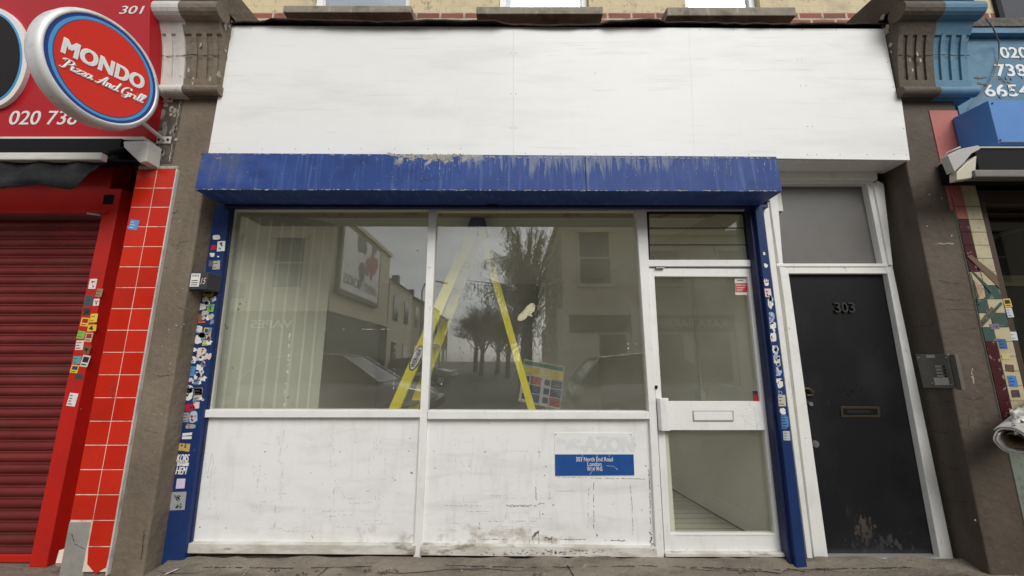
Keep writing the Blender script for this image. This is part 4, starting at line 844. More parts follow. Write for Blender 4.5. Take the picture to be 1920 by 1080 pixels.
b.prism([at(104, 1062, -.20), at(117, 1061, -.20), at(118, 1057, -.19), at(104, 1057, -.19)], (0, .02, 0), 1)
o = b.build('leaflet', [paper((225, 210, 190)), paper((150, 120, 100))]); tag(o, 'crumpled pale leaflet wedged at the foot of the red tiles', 'litter')
# canted red sign board
n_top = Vector((-2.74, -.47, CAM.z + 2.75)); n_bot = Vector((-2.755, -.285, CAM.z + 1.655))
upv = (Vector((0, n_top.y, n_top.z)) - Vector((0, n_bot.y, n_bot.z))).normalized(); nv = Vector((1, 0, 0)).cross(upv)
T = thing('shop_sign', (-4, -.3, CAM.z + 1.65), 'red sign board with telephone number above the closed maroon shutter', 'sign')
b = MB()
tp = n_bot + upv * 1.4
poly = [(-6, n_bot.y, n_bot.z), (-6, tp.y, tp.z), (-6, .1, tp.z + .05), (-6, .1, n_bot.z)]
b.prism(poly, (6 + n_bot.x, 0, 0)); b.build('board', m_redsign, T, .004)
b = MB()
def sg(px, py): return atpl(px, py, n_bot, nv)
c = sg(248, 19); text_mb(b, '301', c, (1, 0, 0), upv, (sg(272, 19) - sg(224, 19)).length, (sg(248, 12) - sg(248, 27)).length, 0, .3, .01, .002); b.build('lettering', m_letter, T); b = MB()
c = sg(83, 221); text_mb(b, '020 738', c, (1, 0, 0), upv, (sg(148, 221) - sg(19, 221)).length, (sg(83, 208) - sg(83, 234)).length, 0, .25, .012, .002)
b.build('lettering', m_letter, T)
def ellipse(c, a, ra, bvec, rb, n=64): return [c + a * ra * math.cos(2 * math.pi * k / n) + bvec * rb * math.sin(2 * math.pi * k / n) for k in range(n)]
c = sg(-10, 112); X1 = Vector((1, 0, 0)); ra = (sg(60, 105) - c).length; rb = (sg(0, 18) - sg(0, 206)).length / 2
b = MB(); b.prism(ellipse(c, X1, ra, upv, rb), nv * .03, 0); b.prism(ellipse(c, X1, ra - .035, upv, rb - .035), nv * .033, 1); b.prism(ellipse(c, X1, ra - .05, upv, rb - .05), nv * .036, 2)
b.build('oval_plate', [m_letter, m_signcyan, m_blackplate], T, .002)
# awning under the sign
T = thing('awning', (-4, -.3, CAM.z + 1.4), 'retracted black awning in a white cassette under the red sign', 'awning')
b = MB()
z_a = at(100, 260, -.30).z; z_b = at(100, 290, -.36).z
xe = at(200, 275, -.36).x
b.box(-6, at(272, 262, -.30).x, -.31, -.21, z_a - .015, z_a + .012, 0)
b.box(-6, at(225, 275, -.33).x, -.33, -.21, z_b - .02, z_a - .016, 1)
b.build('cassette', [m_whiteplastic, m_black], T, .004)
b = MB(); z1 = at(100, 288, -.42).z; z0 = at(100, 302, -.42).z; xb = at(194, 296, -.42).x
b.box(-6, xb, -.44, -.39, z0, z1); b.build('front_bar', m_whiteplastic, T, .008)
b = MB(); b.prism([at(231, 265, -.33), at(279, 264, -.33), at(274, 302, -.33), at(262, 305, -.33), at(232, 276, -.33)], (0, .11, 0)); b.cyl(at(260, 279, -.333), (0, 1, 0), .012, .01, 14); b.build('end_bracket', m_whiteplastic, T, .005)
b = MB(); b.tube([at(190, 298, -.40), at(205, 286, -.36), at(232, 280, -.32)], .02, 8); b.tube([at(194, 300, -.40), at(215, 302, -.33), at(262, 303, -.29)], .012, 8); b.build('folding_arm', m_black, T)
b = MB(); nn = 60; vs = []
for i in range(nn + 1):
    x = -5.6 + (xb + .0 + 5.6) * i / nn; s = abs(math.sin((x - xb) * 7.5)); drop = .17 + .05 * s - (.10 if i > nn - 4 else 0) * ((i - nn + 4) / 4)
    for k in range(4): vs.append((x, -.40 + .015 * math.sin(x * 23 + k) - .01 * k, z0 + .005 - drop * k / 3))
b.add(vs, [(i * 4 + k, (i + 1) * 4 + k, (i + 1) * 4 + k + 1, i * 4 + k + 1) for i in range(nn) for k in range(3)], 0, True); o = b.build('valance', m_fabric, T); sm = o.modifiers.new('thick', 'SOLIDIFY'); sm.thickness = .003

# oval projecting sign
TH = .125; SA = .2506
c = Vector((-2.667, -.710, 3.199)); AY = Vector((math.sin(SA), math.cos(SA), 0)); AZ = Vector((0, 0, 1)); AN = Vector((math.cos(SA), -math.sin(SA), 0))
ra, rb = .301, .357
OX = c.x
T = thing('projecting_sign', tuple(c - AN * TH / 2), 'oval red and blue projecting sign with silver rim fixed to the left pilaster', 'sign')
b = MB()
n = 72
rings = [(-TH, ra - .02, rb - .02), (-TH + .008, ra + .012, rb + .012), (-TH * .75, ra + .020, rb + .020), (-TH * .55, ra + .016, rb + .016), (-TH * .25, ra + .018, rb + .018), (-.012, ra + .012, rb + .012), (0, ra - .004, rb - .004), (.001, ra - .012, rb - .012), (-.006, ra - .016, rb - .016)]
vs = []
for dx, a_, b_ in rings: vs += [p + AN * dx for p in ellipse(c, AY, a_, AZ, b_, n)]
b.add(vs, [(i * n + k, i * n + (k + 1) % n, (i + 1) * n + (k + 1) % n, (i + 1) * n + k) for i in range(len(rings) - 1) for k in range(n)], 0, True)
b.add(vs[:n], [tuple(range(n))], 0)
b.build('rim', m_alurim, T)
b = MB()
for i, (r_, off) in enumerate(((.014, -.005), (.034, -.0035), (.052, -.002), (.056, -.001))):
    b.prism(ellipse(c + AN * (off - .004), AY, ra - r_, AZ, rb - r_, n), AN * .004, i)
b.build('face', [m_signblue, m_signcyan, m_signblue, m_signred], T)
b = MB()
def sf(px, py): return atpl(px, py, c, AN)
mL, mR = sf(114, 82), sf(272, 158); mh = (sf(118, 67) - sf(113.5, 97)).z
mdir = (mR - mL).normalized(); mup = AN.cross(mdir) * (1 if AN.cross(mdir).z > 0 else -1)
text_mb(b, 'MONDO', (mL + mR) / 2 - AN * .0005, mdir, AZ, (mR - mL).length * .95, mh * .95, 0, 0, .055, .002, spacing=1.06)
b.build('lettering', m_letter, T)
# script line, drawn as pen strokes
def pen(mb, strokes, ox, oz, s, r, slant=.28):
    for st in strokes:
        pts = []
        n_ = len(st)
        for i in range(n_ - 1):
            p0 = st[max(i - 1, 0)]; p1 = st[i]; p2 = st[i + 1]; p3 = st[min(i + 2, n_ - 1)]
            for k in range(4):
                t = k / 4
                f = lambda a, b_, c_, d_: .5 * (2 * b_ + (c_ - a) * t + (2 * a - 5 * b_ + 4 * c_ - d_) * t * t + (3 * b_ - a - 3 * c_ + d_) * t ** 3)
                pts.append((f(p0[0], p1[0], p2[0], p3[0]), f(p0[1], p1[1], p2[1], p3[1])))
        pts.append(st[-1])
        P3 = [pO + AN * .0008 + pdir * (ox + (x + y * slant) * s) + AZ * (y * s) for x, y in pts]
        rs = [];
        for i in range(len(P3)):
            d = P3[min(i + 1, len(P3) - 1)] - P3[max(i - 1, 0)]; v = abs(d.z) / max(d.length, 1e-6); rs.append(r * (.55 + .75 * v))
        mb.tube(P3, rs, 6)
GL = {'P': ([[(.05, .75), (-.1, .85), (.05, 1.0), (.35, 1.02), (.62, .85), (.55, .6), (.25, .5)], [(.28, .95), (.25, .5), (.2, .08), (.05, -.02), (-.08, .08)]], .62),
 'i': ([[(0, .3), (.1, .5), (.1, .15), (.2, .02), (.32, .2)], [(.13, .72), (.14, .74)]], .30), 'z': ([[(0, .45), (.15, .52), (.32, .46), (.15, .2), (.0, .03), (.15, .06), (.28, .0), (.40, .12)]], .38),
 'a': ([[(.36, .42), (.2, .52), (.03, .35), (.05, .08), (.2, .02), (.34, .2), (.38, .5), (.37, .12), (.46, .02), (.56, .18)]], .52),
 'A': ([[(-.05, .12), (.08, -.02), (.25, .2), (.45, .8), (.55, 1.02), (.56, .6), (.58, .1), (.68, .0)], [(.12, .42), (.4, .46), (.7, .42)]], .72),
 'n': ([[(0, .35), (.08, .5), (.08, .02)], [(.09, .3), (.2, .5), (.32, .45), (.33, .1), (.42, .02), (.5, .15)]], .48),
 'd': ([[(.36, .42), (.2, .52), (.03, .35), (.05, .08), (.2, .02), (.34, .2)], [(.42, 1.02), (.38, .5), (.37, .12), (.46, .02), (.56, .18)]], .52),
 'G': ([[(.6, .8), (.5, 1.0), (.25, .98), (.02, .6), (.06, .15), (.3, .0), (.5, .15), (.55, .45), (.35, .43)], [(.55, .45), (.52, -.1), (.35, -.25), (.15, -.15)]], .66),
 'r': ([[(.04, .02), (.06, .28), (.05, .52)], [(.06, .28), (.16, .46), (.30, .50), (.33, .42)]], .36), 'l': ([[(.02, .2), (.22, .75), (.2, 1.02), (.1, .9), (.09, .15), (.18, .02), (.3, .18)]], .28), ' ': ([], .30)}
b = MB(); tw = sum(GL[ch][1] for ch in 'Pizza And Grill'); pL, pR = sf(112, 124), sf(271, 196); pdir = (pR - pL).normalized(); s_ = (pR - pL).length / (tw + .25); pO = pL; ox = 0
for ch in 'Pizza And Grill': pen(b, GL[ch][0], ox, 0, s_, s_ * .075); ox += GL[ch][1] * s_
b.build('lettering', m_letter, T)
for (px, py, sx_, sy_) in [(312, 186, 292, 165), (308, 263, 272, 243)]:
    b = MB(); p = at(px, py, PY - .004)
    e = c - AN * TH / 2 + AY * (ra * .78) ; e.z = p.z + .02
    b.tube([p + Vector((0, -.005, 0)), e], .014, 10)
    b.box(p.x - .055, p.x + .055, p.y - .006, p.y, p.z - .03, p.z + .03, 0)
    for s in (-1, 1): b.cyl((p.x + s * .035, p.y - .012, p.z), (0, 1, 0), .009, .008, 8, 1)
    b.build('bracket', [m_whiteplastic, m_black], T, .002)

# ---------------------------------------------------------------- right neighbour
b0 = thing('tiled_pier', (3.5, PY, 0), 'old cream and maroon tiled pier strip on the right of the right pilaster', 'tiles')
yy = PY - .012
bt_ = MB(); zt = at(1800, 342, PY).z; bt_.box(xA + .002, xB - .001, PY - .006, PY + .02, .02, zl - .004 if False else zt - .12); bt_.build('mortar_bed', m_tileback, b0)
tiles = {m_creamtile: MB(), m_maroontile: MB(), m_greentile: MB(), m_pink: MB()}
zrow = zt; r_ = 0
ztop = at(1800, 398, PY).z
while zrow > .95:
    h = .10
    for ci, (xa, xb) in enumerate(((xA + .006, xA + .082), (xA + .086, xA + .195))):
        zc_ = zrow - h / 2; pyc = None
        if zrow > ztop and ci == 0: m_ = m_pink
        else: m_ = m_creamtile
        frac = (zt - zrow)
        if ci == 0 and .22 < frac < .62: m_ = m_maroontile
        if .78 < frac < 1.15: m_ = m_greentile if (r_ + ci) % 2 else m_creamtile
        if ci == 0 and frac > 1.2: m_ = m_maroontile
        tiles[m_].box(xa, xb, yy + rnd.uniform(-.001, .001), PY - .0065, zrow - h + .003, zrow)
    zrow -= h; r_ += 1
for m_, t_ in tiles.items():
    if t_.v: t_.build('tile_face', m_, b0, .0015)
def strip(b, poly, mi, l): b.prism([Vector((min(max(p.x, xA + .008), xB - .008), p.y, p.z)) for p in [at(x, y, yy - l) for x, y in poly]], (0, .0035, 0), mi)
b = MB(); strip(b, [(1812, 480), (1822, 478), (1871, 517), (1874, 540)], 0, .0040); b.build('mosaic_band', m_oldwood, b0); b = MB()
strip(b, [(1834, 600), (1860, 575), (1868, 585), (1842, 612)], 0, .0040); b.build('mosaic_band', m_oldwood, b0)
b = MB()
strip(b, [(1815, 505), (1822, 506), (1862, 544), (1858, 549)], 0, .0046); strip(b, [(1858, 549), (1862, 544), (1838, 572), (1833, 570)], 0, .0049)
strip(b, [(1816, 512), (1821, 513), (1836, 566), (1831, 568)], 0, .0052)
strip(b, [(1840, 604), (1877, 566), (1880, 570), (1845, 608)], 0, .0052); b.build('mosaic_edging', m_greentile, b0)
b = MB(); strip(b, [(1826, 525), (1846, 542), (1836, 558)], 0, .0044); b.build('mosaic_centre', M('pink_mosaic', (.42, .25, .18), .4, layers=[((.15, .2, .12), 60, .5, .6, 4, .8)]), b0)
for (x, y, wd, ht, c, st) in [(1880, 645, 16, 20, (60, 95, 150), 'lines'), (1886, 668, 16, 12, (200, 180, 120), ''), (1893, 690, 16, 14, (90, 75, 60), 'lines'), (1899, 715, 16, 22, (70, 120, 185), 'lines'), (1904, 738, 16, 14, (60, 60, 60), 'lines'), (1865, 612, 18, 10, (120, 105, 120), 'scrawl')]:
    sticker(b0, x, y, wd, ht, c, yy - .0015, st, torn=.08)
# blue painted fascia with numbers
T = thing('shop_sign', (4.3, -.15, CAM.z + 1.9), 'peeling sky blue painted sign with white telephone digits at the right edge', 'sign')
SYR = -.14
b = MB(); b.box(3.61, 6, SYR, .14, CAM.z + 1.55, CAM.z + 2.66, 0); b.box(3.61, 6, SYR - .05, SYR + .1, CAM.z + 2.665, CAM.z + 2.72, 0); b.box(3.61, 6, SYR - .06, .15, CAM.z + 2.7205, CAM.z + 2.80, 1)
for ln in [[(1830, 70), (1860, 68), (1890, 60), (1918, 58)], [(1825, 145), (1850, 146), (1880, 150), (1895, 160)], [(1832, 155), (1850, 160)], [(1868, 45), (1890, 40), (1918, 35)]]: scuff(b, [at(x, y, SYR) for x, y in ln], .03, 1, .8, .03)
b.build('board', [m_bluepaint, m_grime], T)
b = MB()
for s_, px, py, wd, ht in [('020', 1900, 99, 50, 20), ('7386', 1904, 132, 76, 22), ('6654', 1888, 170, 84, 22)]:
    c = at(px, py, SYR - .001); wx = (at(px + wd / 2, py, SYR) - at(px - wd / 2, py, SYR)).x; hz = (at(px, py - ht / 2, SYR) - at(px, py + ht / 2, SYR)).z
    text_mb(b, s_, c, (1, 0, 0), (0, 0, 1), wx, hz, 0, 0, .03, .002)
for k in range(9): blotch(b, at(rnd.uniform(1875, 1918), rnd.uniform(92, 180), SYR - .003), rnd.uniform(.008, .018), 1, asp=1.8, lift=.002)
b.build('lettering', [m_letter, m_bluepaint], T)
o = MB().tube([at(1848, 34, -.42), at(1862, 52, -.3), at(1873, 80, -.17), at(1874, 110, -.16), at(1862, 145, -.17), at(1840, 180, -.22), at(1815, 204, -.24)], .005, 6).build('cable', m_intercom)
tag(o, 'thin grey cable looping down the blue painted sign', 'cable')
# light box
T = thing('light_box', (4.2, -.33, CAM.z + 1.5), 'plain sky blue metal sign box above the right hand awning', 'sign box')
z1, z0 = CAM.z + 1.845, CAM.z + 1.50; xb_ = 3.44
b = MB(); b.prism([(xb_, -.45, z0), (xb_, -.45, z1), (xb_, PY - .013, z1 + .012), (xb_, PY - .013, z0)], (2.3, 0, 0), 0); b.build('case', m_bluebox, T, .004)
b = MB(); b.box(xb_ + .004, xb_ + 2.2, -.454, -.4505, z0 + .006, z0 + .014)
for px, py in [(1862, 193), (1877, 262)]: b.cyl(at(px, py, -.456), (0, 1, 0), .006, .006, 8)
b.build('trim', m_darkblue, T)
# right awning
T = thing('awning', (4.2, -.3, CAM.z + 1.3), 'closed awning in black and grey housing with pale end bracket at the right edge', 'awning')
AYR = -.46
b = MB(); za_, zb_ = at(1880, 276, AYR).z, at(1880, 320, AYR).z; xa_ = at(1832, 300, AYR).x
b.box(xa_, 6, AYR, PY - .014, zb_, za_ - .012, 0); b.box(xa_, 6, AYR - .01, PY - .014, za_ - .0115, za_, 1); b.build('cassette', [m_black, m_whiteplastic], T, .004)
b = MB(); zc_, zd_ = at(1880, 319, AYR - .03).z, at(1880, 333, AYR - .03).z; b.box(at(1826, 326, AYR - .03).x, 6, AYR - .04, AYR + .03, zd_, zc_); b.build('front_bar', m_intercom, T, .008)
b = MB(); b.prism([at(1777, 291, AYR - .03), at(1800, 279, AYR - .03), at(1835, 272, AYR - .03), at(1839, 279, AYR - .03), at(1822, 288, AYR - .03), at(1808, 305, AYR - .03), at(1790, 322, AYR - .03)], (0, .05, 0), 0)
b.build('end_bracket', M('pale_grey_bracket', (.42, .41, .39), .45), T, .004)
b = MB(); b.prism([at(1794, 323, AYR - .022), at(1812, 305, AYR - .022), at(1832, 291, AYR - .022), at(1830, 318, AYR - .022), at(1822, 334, AYR - .022), at(1795, 338, AYR - .022)], (0, .05, 0), 0); b.build('arm_cover', M('cream_bracket_plastic', (.52, .49, .38), .45), T, .006)
o = MB().tube([at(1800, 276, -.44), at(1776, 286, -.42), at(1770, 300, -.38), at(1780, 318, -.4), at(1792, 325, -.46)], .006, 6).build('cable', m_whiteplastic); o.parent = T
for v in o.data.vertices: v.co -= WL[T]
# shop window of the right neighbour
T = thing('shopfront', (4.2, -.1, 0), 'dark timber shop window of the right hand neighbour at the right edge', 'shopfront')
b = MB(); b.box(3.51, 3.58, -.19, .05, -.02, CAM.z + 1.25); b.build('frame', m_wood, T, .006)
b = MB(); b.box(3.581, 6, -.13, .05, -.02, .75); b.build('stall_riser', m_wood, T, .006)
b = MB(); b.box(3.581, 6, -.12, .05, CAM.z + 1.18, CAM.z + 1.3); b.build('head_rail', m_wood, T, .006)
b = MB(); b.box(3.58, 6, -.06, -.054, .75, CAM.z + 1.18); b.build('window_pane', g_dark, T)
b = MB(); b.box(3.56, 6, 1.2, 1.25, -.02, 3.2); b.box(3.56, 6, -.04, 1.2, -.02, .0); b.box(3.56, 6, -.04, 1.2, 2.75, 2.8); b.box(3.52, 3.56, -.04, 1.2, -.02, 2.9); b.box(6.0, 6.05, -.2, 1.25, -.02, 2.9)
b.build('interior', M('dim_olive_interior', (.04, .034, .02), .8), T)
b = MB(); b.box(3.78, 6, .3, .34, 1.95, 2.04); b.tube([(3.72, .2, 2.25), (4.6, .25, 2.5)], .02, 6); b.build('shelf', m_concrete, T)
for (x, y, wd, ht, c, st) in [(1889, 568, 14, 16, (205, 180, 70), 'block'), (1893, 586, 12, 18, (190, 200, 210), 'lines'), (1900, 630, 14, 16, (205, 210, 215), 'lines')]: sticker(T, x, y, wd, ht, c, -.195, st)
# rolled plastic sheet
T = thing('sheet_roll', (3.75, -.45, .8), 'roll of white plastic sheeting lying at the right edge by the tiled pier', 'roll')
c0 = at(1901, 829, -.55); ax = Vector((.9, .35, .25)).normalized()
b = MB(); nn = 40; aa = ax.orthogonal().normalized(); bb = ax.cross(aa); vs = []
R0 = .088
for L_ in (0, .7):
    for k in range(nn * 2 + 1):
        a = 2 * math.pi * k / nn; rr = R0 - .012 * k / nn + .003 * math.sin(3 * a + 1) + .0015 * math.sin(7 * a); vs.append(c0 + ax * (L_ + .016 * math.sin(2 * a)) + aa * rr * math.cos(a) + bb * rr * math.sin(a))
m_ = nn * 2 + 1
b.add(vs, [(k, k + 1, m_ + k + 1, m_ + k) for k in range(m_ - 1)], 0, True); o = b.build('sheet', m_plastic, T); sm = o.modifiers.new('thick', 'SOLIDIFY'); sm.thickness = .006
b = MB(); b.tube([c0 + ax * .015, c0 + ax * .7], .042, 18, 1, False); b.tube([c0 + ax * .03, c0 + ax * .69], .058, 18, 0, False); b.build('core', [m_plastic, m_cardboard], T)
b = MB(); vs = []
for i in range(9):
    t = i / 8
    for j in range(5): vs.append(at(1892 + 5 * t * 2 + j * 8, 766 + t * 48 + 3 * math.sin(i * 1.7 + j * 2.1), -.50 + .03 * math.sin(i * 2.2 + j) - .05 * t))
b.add(vs, [(i * 5 + j, i * 5 + j + 1, (i + 1) * 5 + j + 1, (i + 1) * 5 + j) for i in range(8) for j in range(4)], 0, True); o = b.build('loose_flap', m_plastic, T); sm = o.modifiers.new('thick', 'SOLIDIFY'); sm.thickness = .003
b = MB(); b.box(3.62, 4.4, -.60, -.22, .0, c0.z - R0 * .9); o = b.build('display_counter', m_wood, None, .01); tag(o, 'dark wooden display counter under the white plastic roll at the right edge', 'counter')

# ---------------------------------------------------------------- inside the empty shop
RM = thing('shop_interior', (0, .1, 0), 'empty shop room with cream walls and panelled side seen through the window', 'room')
xr0, xr1 = 1.99, 1.35; dep = 3.6; cz = 2.62
b = MB(); b.box(-2.4, 2.3, .06, dep + .1, -.05, .012); 
for k in range(34): b.box(-2.4, 2.3, .12 + k * .1, .1235 + k * .1, .0115, .0128, 1)
b.build('floor', [m_floorin, m_blackgap], RM)
b = MB(); b.box(-2.4, 2.3, .06, dep + .1, cz, cz + .05); b.build('ceiling', m_ceil, RM)
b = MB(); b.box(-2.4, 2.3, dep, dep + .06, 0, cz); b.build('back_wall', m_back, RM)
b = MB(); b.prism([(1.86, .06, .0), (1.30, dep, .0), (2.4, dep, .0), (2.4, .06, .0)], (0, 0, cz)); b.build('side_wall', m_wallin, RM)
b = MB(); b.prism([(1.845, .06, .03), (1.288, dep, .03), (1.30, dep, .03), (1.858, .06, .03)], (0, 0, .14), 0); b.prism([(1.850, .06, .0125), (1.293, dep, .0125), (1.30, dep, .0125), (1.858, .06, .0125)], (0, 0, .0172), 1); b.build('skirting', [m_frame, m_black], RM)
b = MB(); xw = lambda y: 1.86 - .56 * (y - .06) / (dep - .06)
b.box(xw(.72) - .022, xw(.72) - .002, .71, .73, 1.05, 2.1); b.box(xw(.72) - .05, xw(.72) - .003, .66, .78, .97, 1.05); b.build('conduit', m_panelin, RM)
b = MB()
for px, py in [(1302, 645), (1321, 657), (1331, 656), (1357, 655), (1352, 654)]:
    d_ = ray(px, py); t_ = .5
    p_ = at(px, py, .6); blotch(b, (xw(.6) - .001, .6 + (px - 1302) * .006, p_.z), rnd.uniform(.006, .014), 0, (-1, 0, 0), .003)
b.build('bare_spot', m_letter, RM)
b = MB(); b.box(-2.4, -2.25, .75, dep, 0, cz, 0); b.build('side_wall', m_wallin, RM)
b = MB(); q0, q1 = Vector((-2.30, .10, .012)), Vector((-1.72, .62, .012)); dq = q1 - q0; nq = Vector((dq.y, -dq.x, 0)).normalized()
b.prism([q0, q1, q1 - nq * .05, q0 - nq * .05], (0, 0, cz - .012), 0)
for k in range(1, 9):
    p = q0 + dq * (k / 9) + nq * .0012; e_ = dq.normalized() * .009
    b.prism([p - e_, p + e_, p + e_ - nq * .002, p - e_ - nq * .002], (0, 0, cz - .1), 1)
b.build('panelled_wall', [m_panelin, m_panelgap], RM)
b = MB(); b.box(.45, 1.42, 3.2, dep - .001, .0, cz); b.build('chimney_breast', m_wallin, RM)
b = MB(); b.box(-2.45, 2.2, .02, .06, CAM.z + 1.19, 3.1); b.box(-2.4, 1.15, .05, .1, 0, .88); b.build('front_lining', m_wallin, RM)
b = MB()
b.prism([at(x, y, .012) for x, y in [(970, 600), (972, 592), (981, 583), (988, 574), (995, 569), (1000, 568), (1004, 573), (1002, 583), (996, 588), (999, 594), (990, 592), (984, 599), (976, 602)]], (0, .0008, 0))
tag(b.build('light_spot_patch', m_patch), 'small cream patch added inside the right window pane for a spot of light', 'painted light spot')  # ragged patch added where a bright spot of light shows in the glass
# stepladder
LD = thing('stepladder', (-.5, .9, .012), 'tall yellow stepladder standing open inside the shop window', 'ladder')
def stile(mb, a, b_, w_, d_, mi=0):
    a, b_ = Vector(a), Vector(b_); t = (b_ - a).normalized(); y = Vector((0, 1, 0)); x = y.cross(t).normalized()
    for (u0, u1, v0, v1) in ((-w_ / 2, w_ / 2, -d_ / 2, -d_ / 2 + .008), (-w_ / 2, -w_ / 2 + .008, -d_ / 2 + .008, d_ / 2), (w_ / 2 - .008, w_ / 2, -d_ / 2 + .008, d_ / 2)):
        P = [a + x * u + y * v for u, v in ((u0, v0), (u1, v0), (u1, v1), (u0, v1))]; mb.prism(P, b_ - a, mi)
T0 = at(889, 426, .42); T1 = at(902, 428, .42)
def ext(pt, pb): return pt + (pb - pt) * ((pt.z - .015) / (pt.z - pb.z))
a1 = ext(T0, at(739, 768, .36)); a1.y = .34; t1 = Vector((T0.x, .42, T0.z))
T2 = Vector((T0.x + .02, .66, T0.z)); a2 = Vector((a1.x + .10, .84, .015))
b = MB(); stile(b, a1, t1, .085, .04); b.build('stile', m_ladder, LD)
b = MB(); stile(b, a2, T2, .085, .04); b.build('stile', m_ladder, LD)
r1 = ext(T1, at(997, 768, .42)); r1.y = .40; tr1 = Vector((T1.x, .42, T1.z))
k_ = (.64 - CAM.y) / (r1.y - CAM.y); r2 = Vector((r1.x * k_, .64, .015)); tr2 = Vector((T1.x * (.64 - CAM.y) / (.42 - CAM.y), .64, T1.z))
b = MB(); stile(b, r1, tr1, .058, .035); b.build('rear_stile', m_ladder, LD)
b = MB(); stile(b, r2, tr2, .052, .035); b.build('rear_stile', m_ladder, LD)
for k in range(9):
    t = (k + .7) / 10; pa = a1.lerp(t1, t); pb = a2.lerp(T2, t); b = MB(); mid = (pa + pb) / 2
    b.prism([pa + Vector((-.04, .02, -.0)), pa + Vector((.04, .02, 0)), pb + Vector((.04, -.02, 0)), pb + Vector((-.04, -.02, 0))], (0, 0, .025)); b.build('tread', m_alu, LD)
b = MB(); zc_ = T0.z
b.prism([(T0.x - .055, .37, zc_ - .01), (T1.x + .055, .37, zc_ - .01), (T1.x + .035, .37, zc_ + .075), (T0.x - .03, .37, zc_ + .075)], (0, .34, 0)); b.build('top_cap', m_laddertop, LD, .01)
b = MB()
for t in (.3, .62): b.tube([r1.lerp(tr1, t), r2.lerp(tr2, t)], .012, 6)
pa, pb = a1.lerp(t1, .45), r1.lerp(tr1, .45)
b.build('brace', m_alu, LD)
t_ = .53; p = a1.lerp(t1, t_); dr = (t1 - a1).normalized()
b = MB(); b.prism(ellipse(p + Vector((0, -.0235, 0)), dr, .11, Vector((dr.z, 0, -dr.x)), .042, 28), (0, -.001, 0), 0); b.prism(ellipse(p + Vector((0, -.0246, 0)), dr, .10, Vector((dr.z, 0, -dr.x)), .034, 28), (0, -.001, 0), 1)
text_mb(b, 'WERNER', p + Vector((0, -.026, 0)), dr, Vector((-dr.z, 0, dr.x)), .16, .034, 2, 0, .02, .0006); b.build('maker_badge', [m_black, m_letter, m_signblue], LD)
# safety board hung on the back of the room
yb = 1.05
BD = thing('safety_board', (at(1018, 720, yb).x, yb, .012), 'tilted multicolour safety notice board behind the ladder on the right', 'notice')
qd = [at(983, 673, yb), at(1059, 687, yb), at(1050, 768, yb), at(972, 752, yb)]
b = MB(); b.prism(qd, (0, .012, 0)); b.build('board', paper((200, 200, 195)), BD)
b = MB(); xs0 = at(1018, 720, yb).x; b.box(xs0 - .02, xs0 + .02, yb + .0125, yb + .04, .03, qd[0].z - .05); b.box(xs0 - .2, xs0 + .2, yb - .15, yb + .2, .013, .03); b.build('stand', m_intercom, BD)
def bq(b, u0, v0, u1, v1, mi):
    f = lambda u, v: (qd[0] * (1 - u) + qd[1] * u) * (1 - v) + (qd[3] * (1 - u) + qd[2] * u) * v + Vector((0, -.003, 0))
    b.prism([f(u0, v0), f(u1, v0), f(u1, v1), f(u0, v1)], (0, -.002, 0), mi)
b = MB(); bq(b, .03, .03, .97, .12, 0)
colz = [[1, 2, 3, 3], [1, 3, 3, 2]]
for c_ in range(2):
    for r_ in range(4):
        u = .22 + .5 * c_; v = .16 + .205 * r_; bq(b, u, v, u + .26, v + .18, colz[c_][r_])
        for k in range(3): bq(b, u + .03, v + .03 + .045 * k, u + .20, v + .045 + .045 * k, 4)
        bq(b, u - .16, v + .02, u - .03, v + .15, 3 if r_ else 1)
b.build('print', [paper((20, 110, 70)), paper((225, 200, 40)), paper((175, 30, 40)), paper((25, 50, 110)), paper((225, 225, 225))], BD)

# ---------------------------------------------------------------- the far side of the street (mirrored in the glass)
m_cream2 = M('cream_stucco', (.72, .66, .50), .8, layers=[((.60, .54, .41), (1, 1, 1), .45, .7, 5, .7)])
m_brick2 = M('brown_stock_brick', (.42, .34, .23), .85, layers=[((.34, .27, .18), (1, 1, 2), .45, .7, 5, .7)], brick=((.38, .30, .2), (.5, .44, .34), .225, .075, .01))
m_slate = M('slate', (.08, .08, .085), .6)
m_winglass = M('dark_window_glass', (.02, .022, .025), .08)
m_shopdark = M('dark_shopfront_paint', (.03, .03, .035), .4, spec=.15)
def opp(px, py, Yv): p = at(px, py, Yv); return Vector((p.x, -p.y, p.z))
def opp_window(parent, x, z, wd, ht, Y, nrm=1):
    b = MB(); b.box(x - wd / 2 - .12, x + wd / 2 + .12, Y, Y + .10, z - .14, z, 0); b.box(x - wd / 2 - .16, x + wd / 2 + .16, Y, Y + .16, z + ht, z + ht + .22, 0)
    b.box(x - wd / 2 - .12, x - wd / 2, Y, Y + .07, z, z + ht, 0); b.box(x + wd / 2, x + wd / 2 + .12, Y, Y + .07, z, z + ht, 0); b.box(x - wd / 2, x + wd / 2, Y, Y + .06, z + ht / 2 - .03, z + ht / 2 + .03, 0)
    o = b.build('window', m_cream2, parent); g = MB(); g.box(x - wd / 2, x + wd / 2, Y + .0, Y + .03, z, z + ht); g.build('pane', m_winglass, o)
OY = -12.0; XF = -7.16
CB = thing('corner_building', (-13, OY, 0), 'cream corner building over a dark shop, mirrored in the left pane', 'building')
b = MB(); b.box(-20, XF, OY - 7, OY, 3.2, 7.3, 0); b.box(-20, XF + .1, OY - 7.1, OY + .2, 7.3, 7.5, 0); b.box(-20, XF + .05, OY - 7.05, OY + .12, 3.2, 3.5, 0); b.build('wall', m_cream2, CB)
b = MB(); b.box(-20, XF, OY - 7, OY - .02, 0, 3.2); b.box(-20, XF, OY - .02, OY + .05, 2.3, 3.1); b.build('shop_base', m_shopdark, CB)
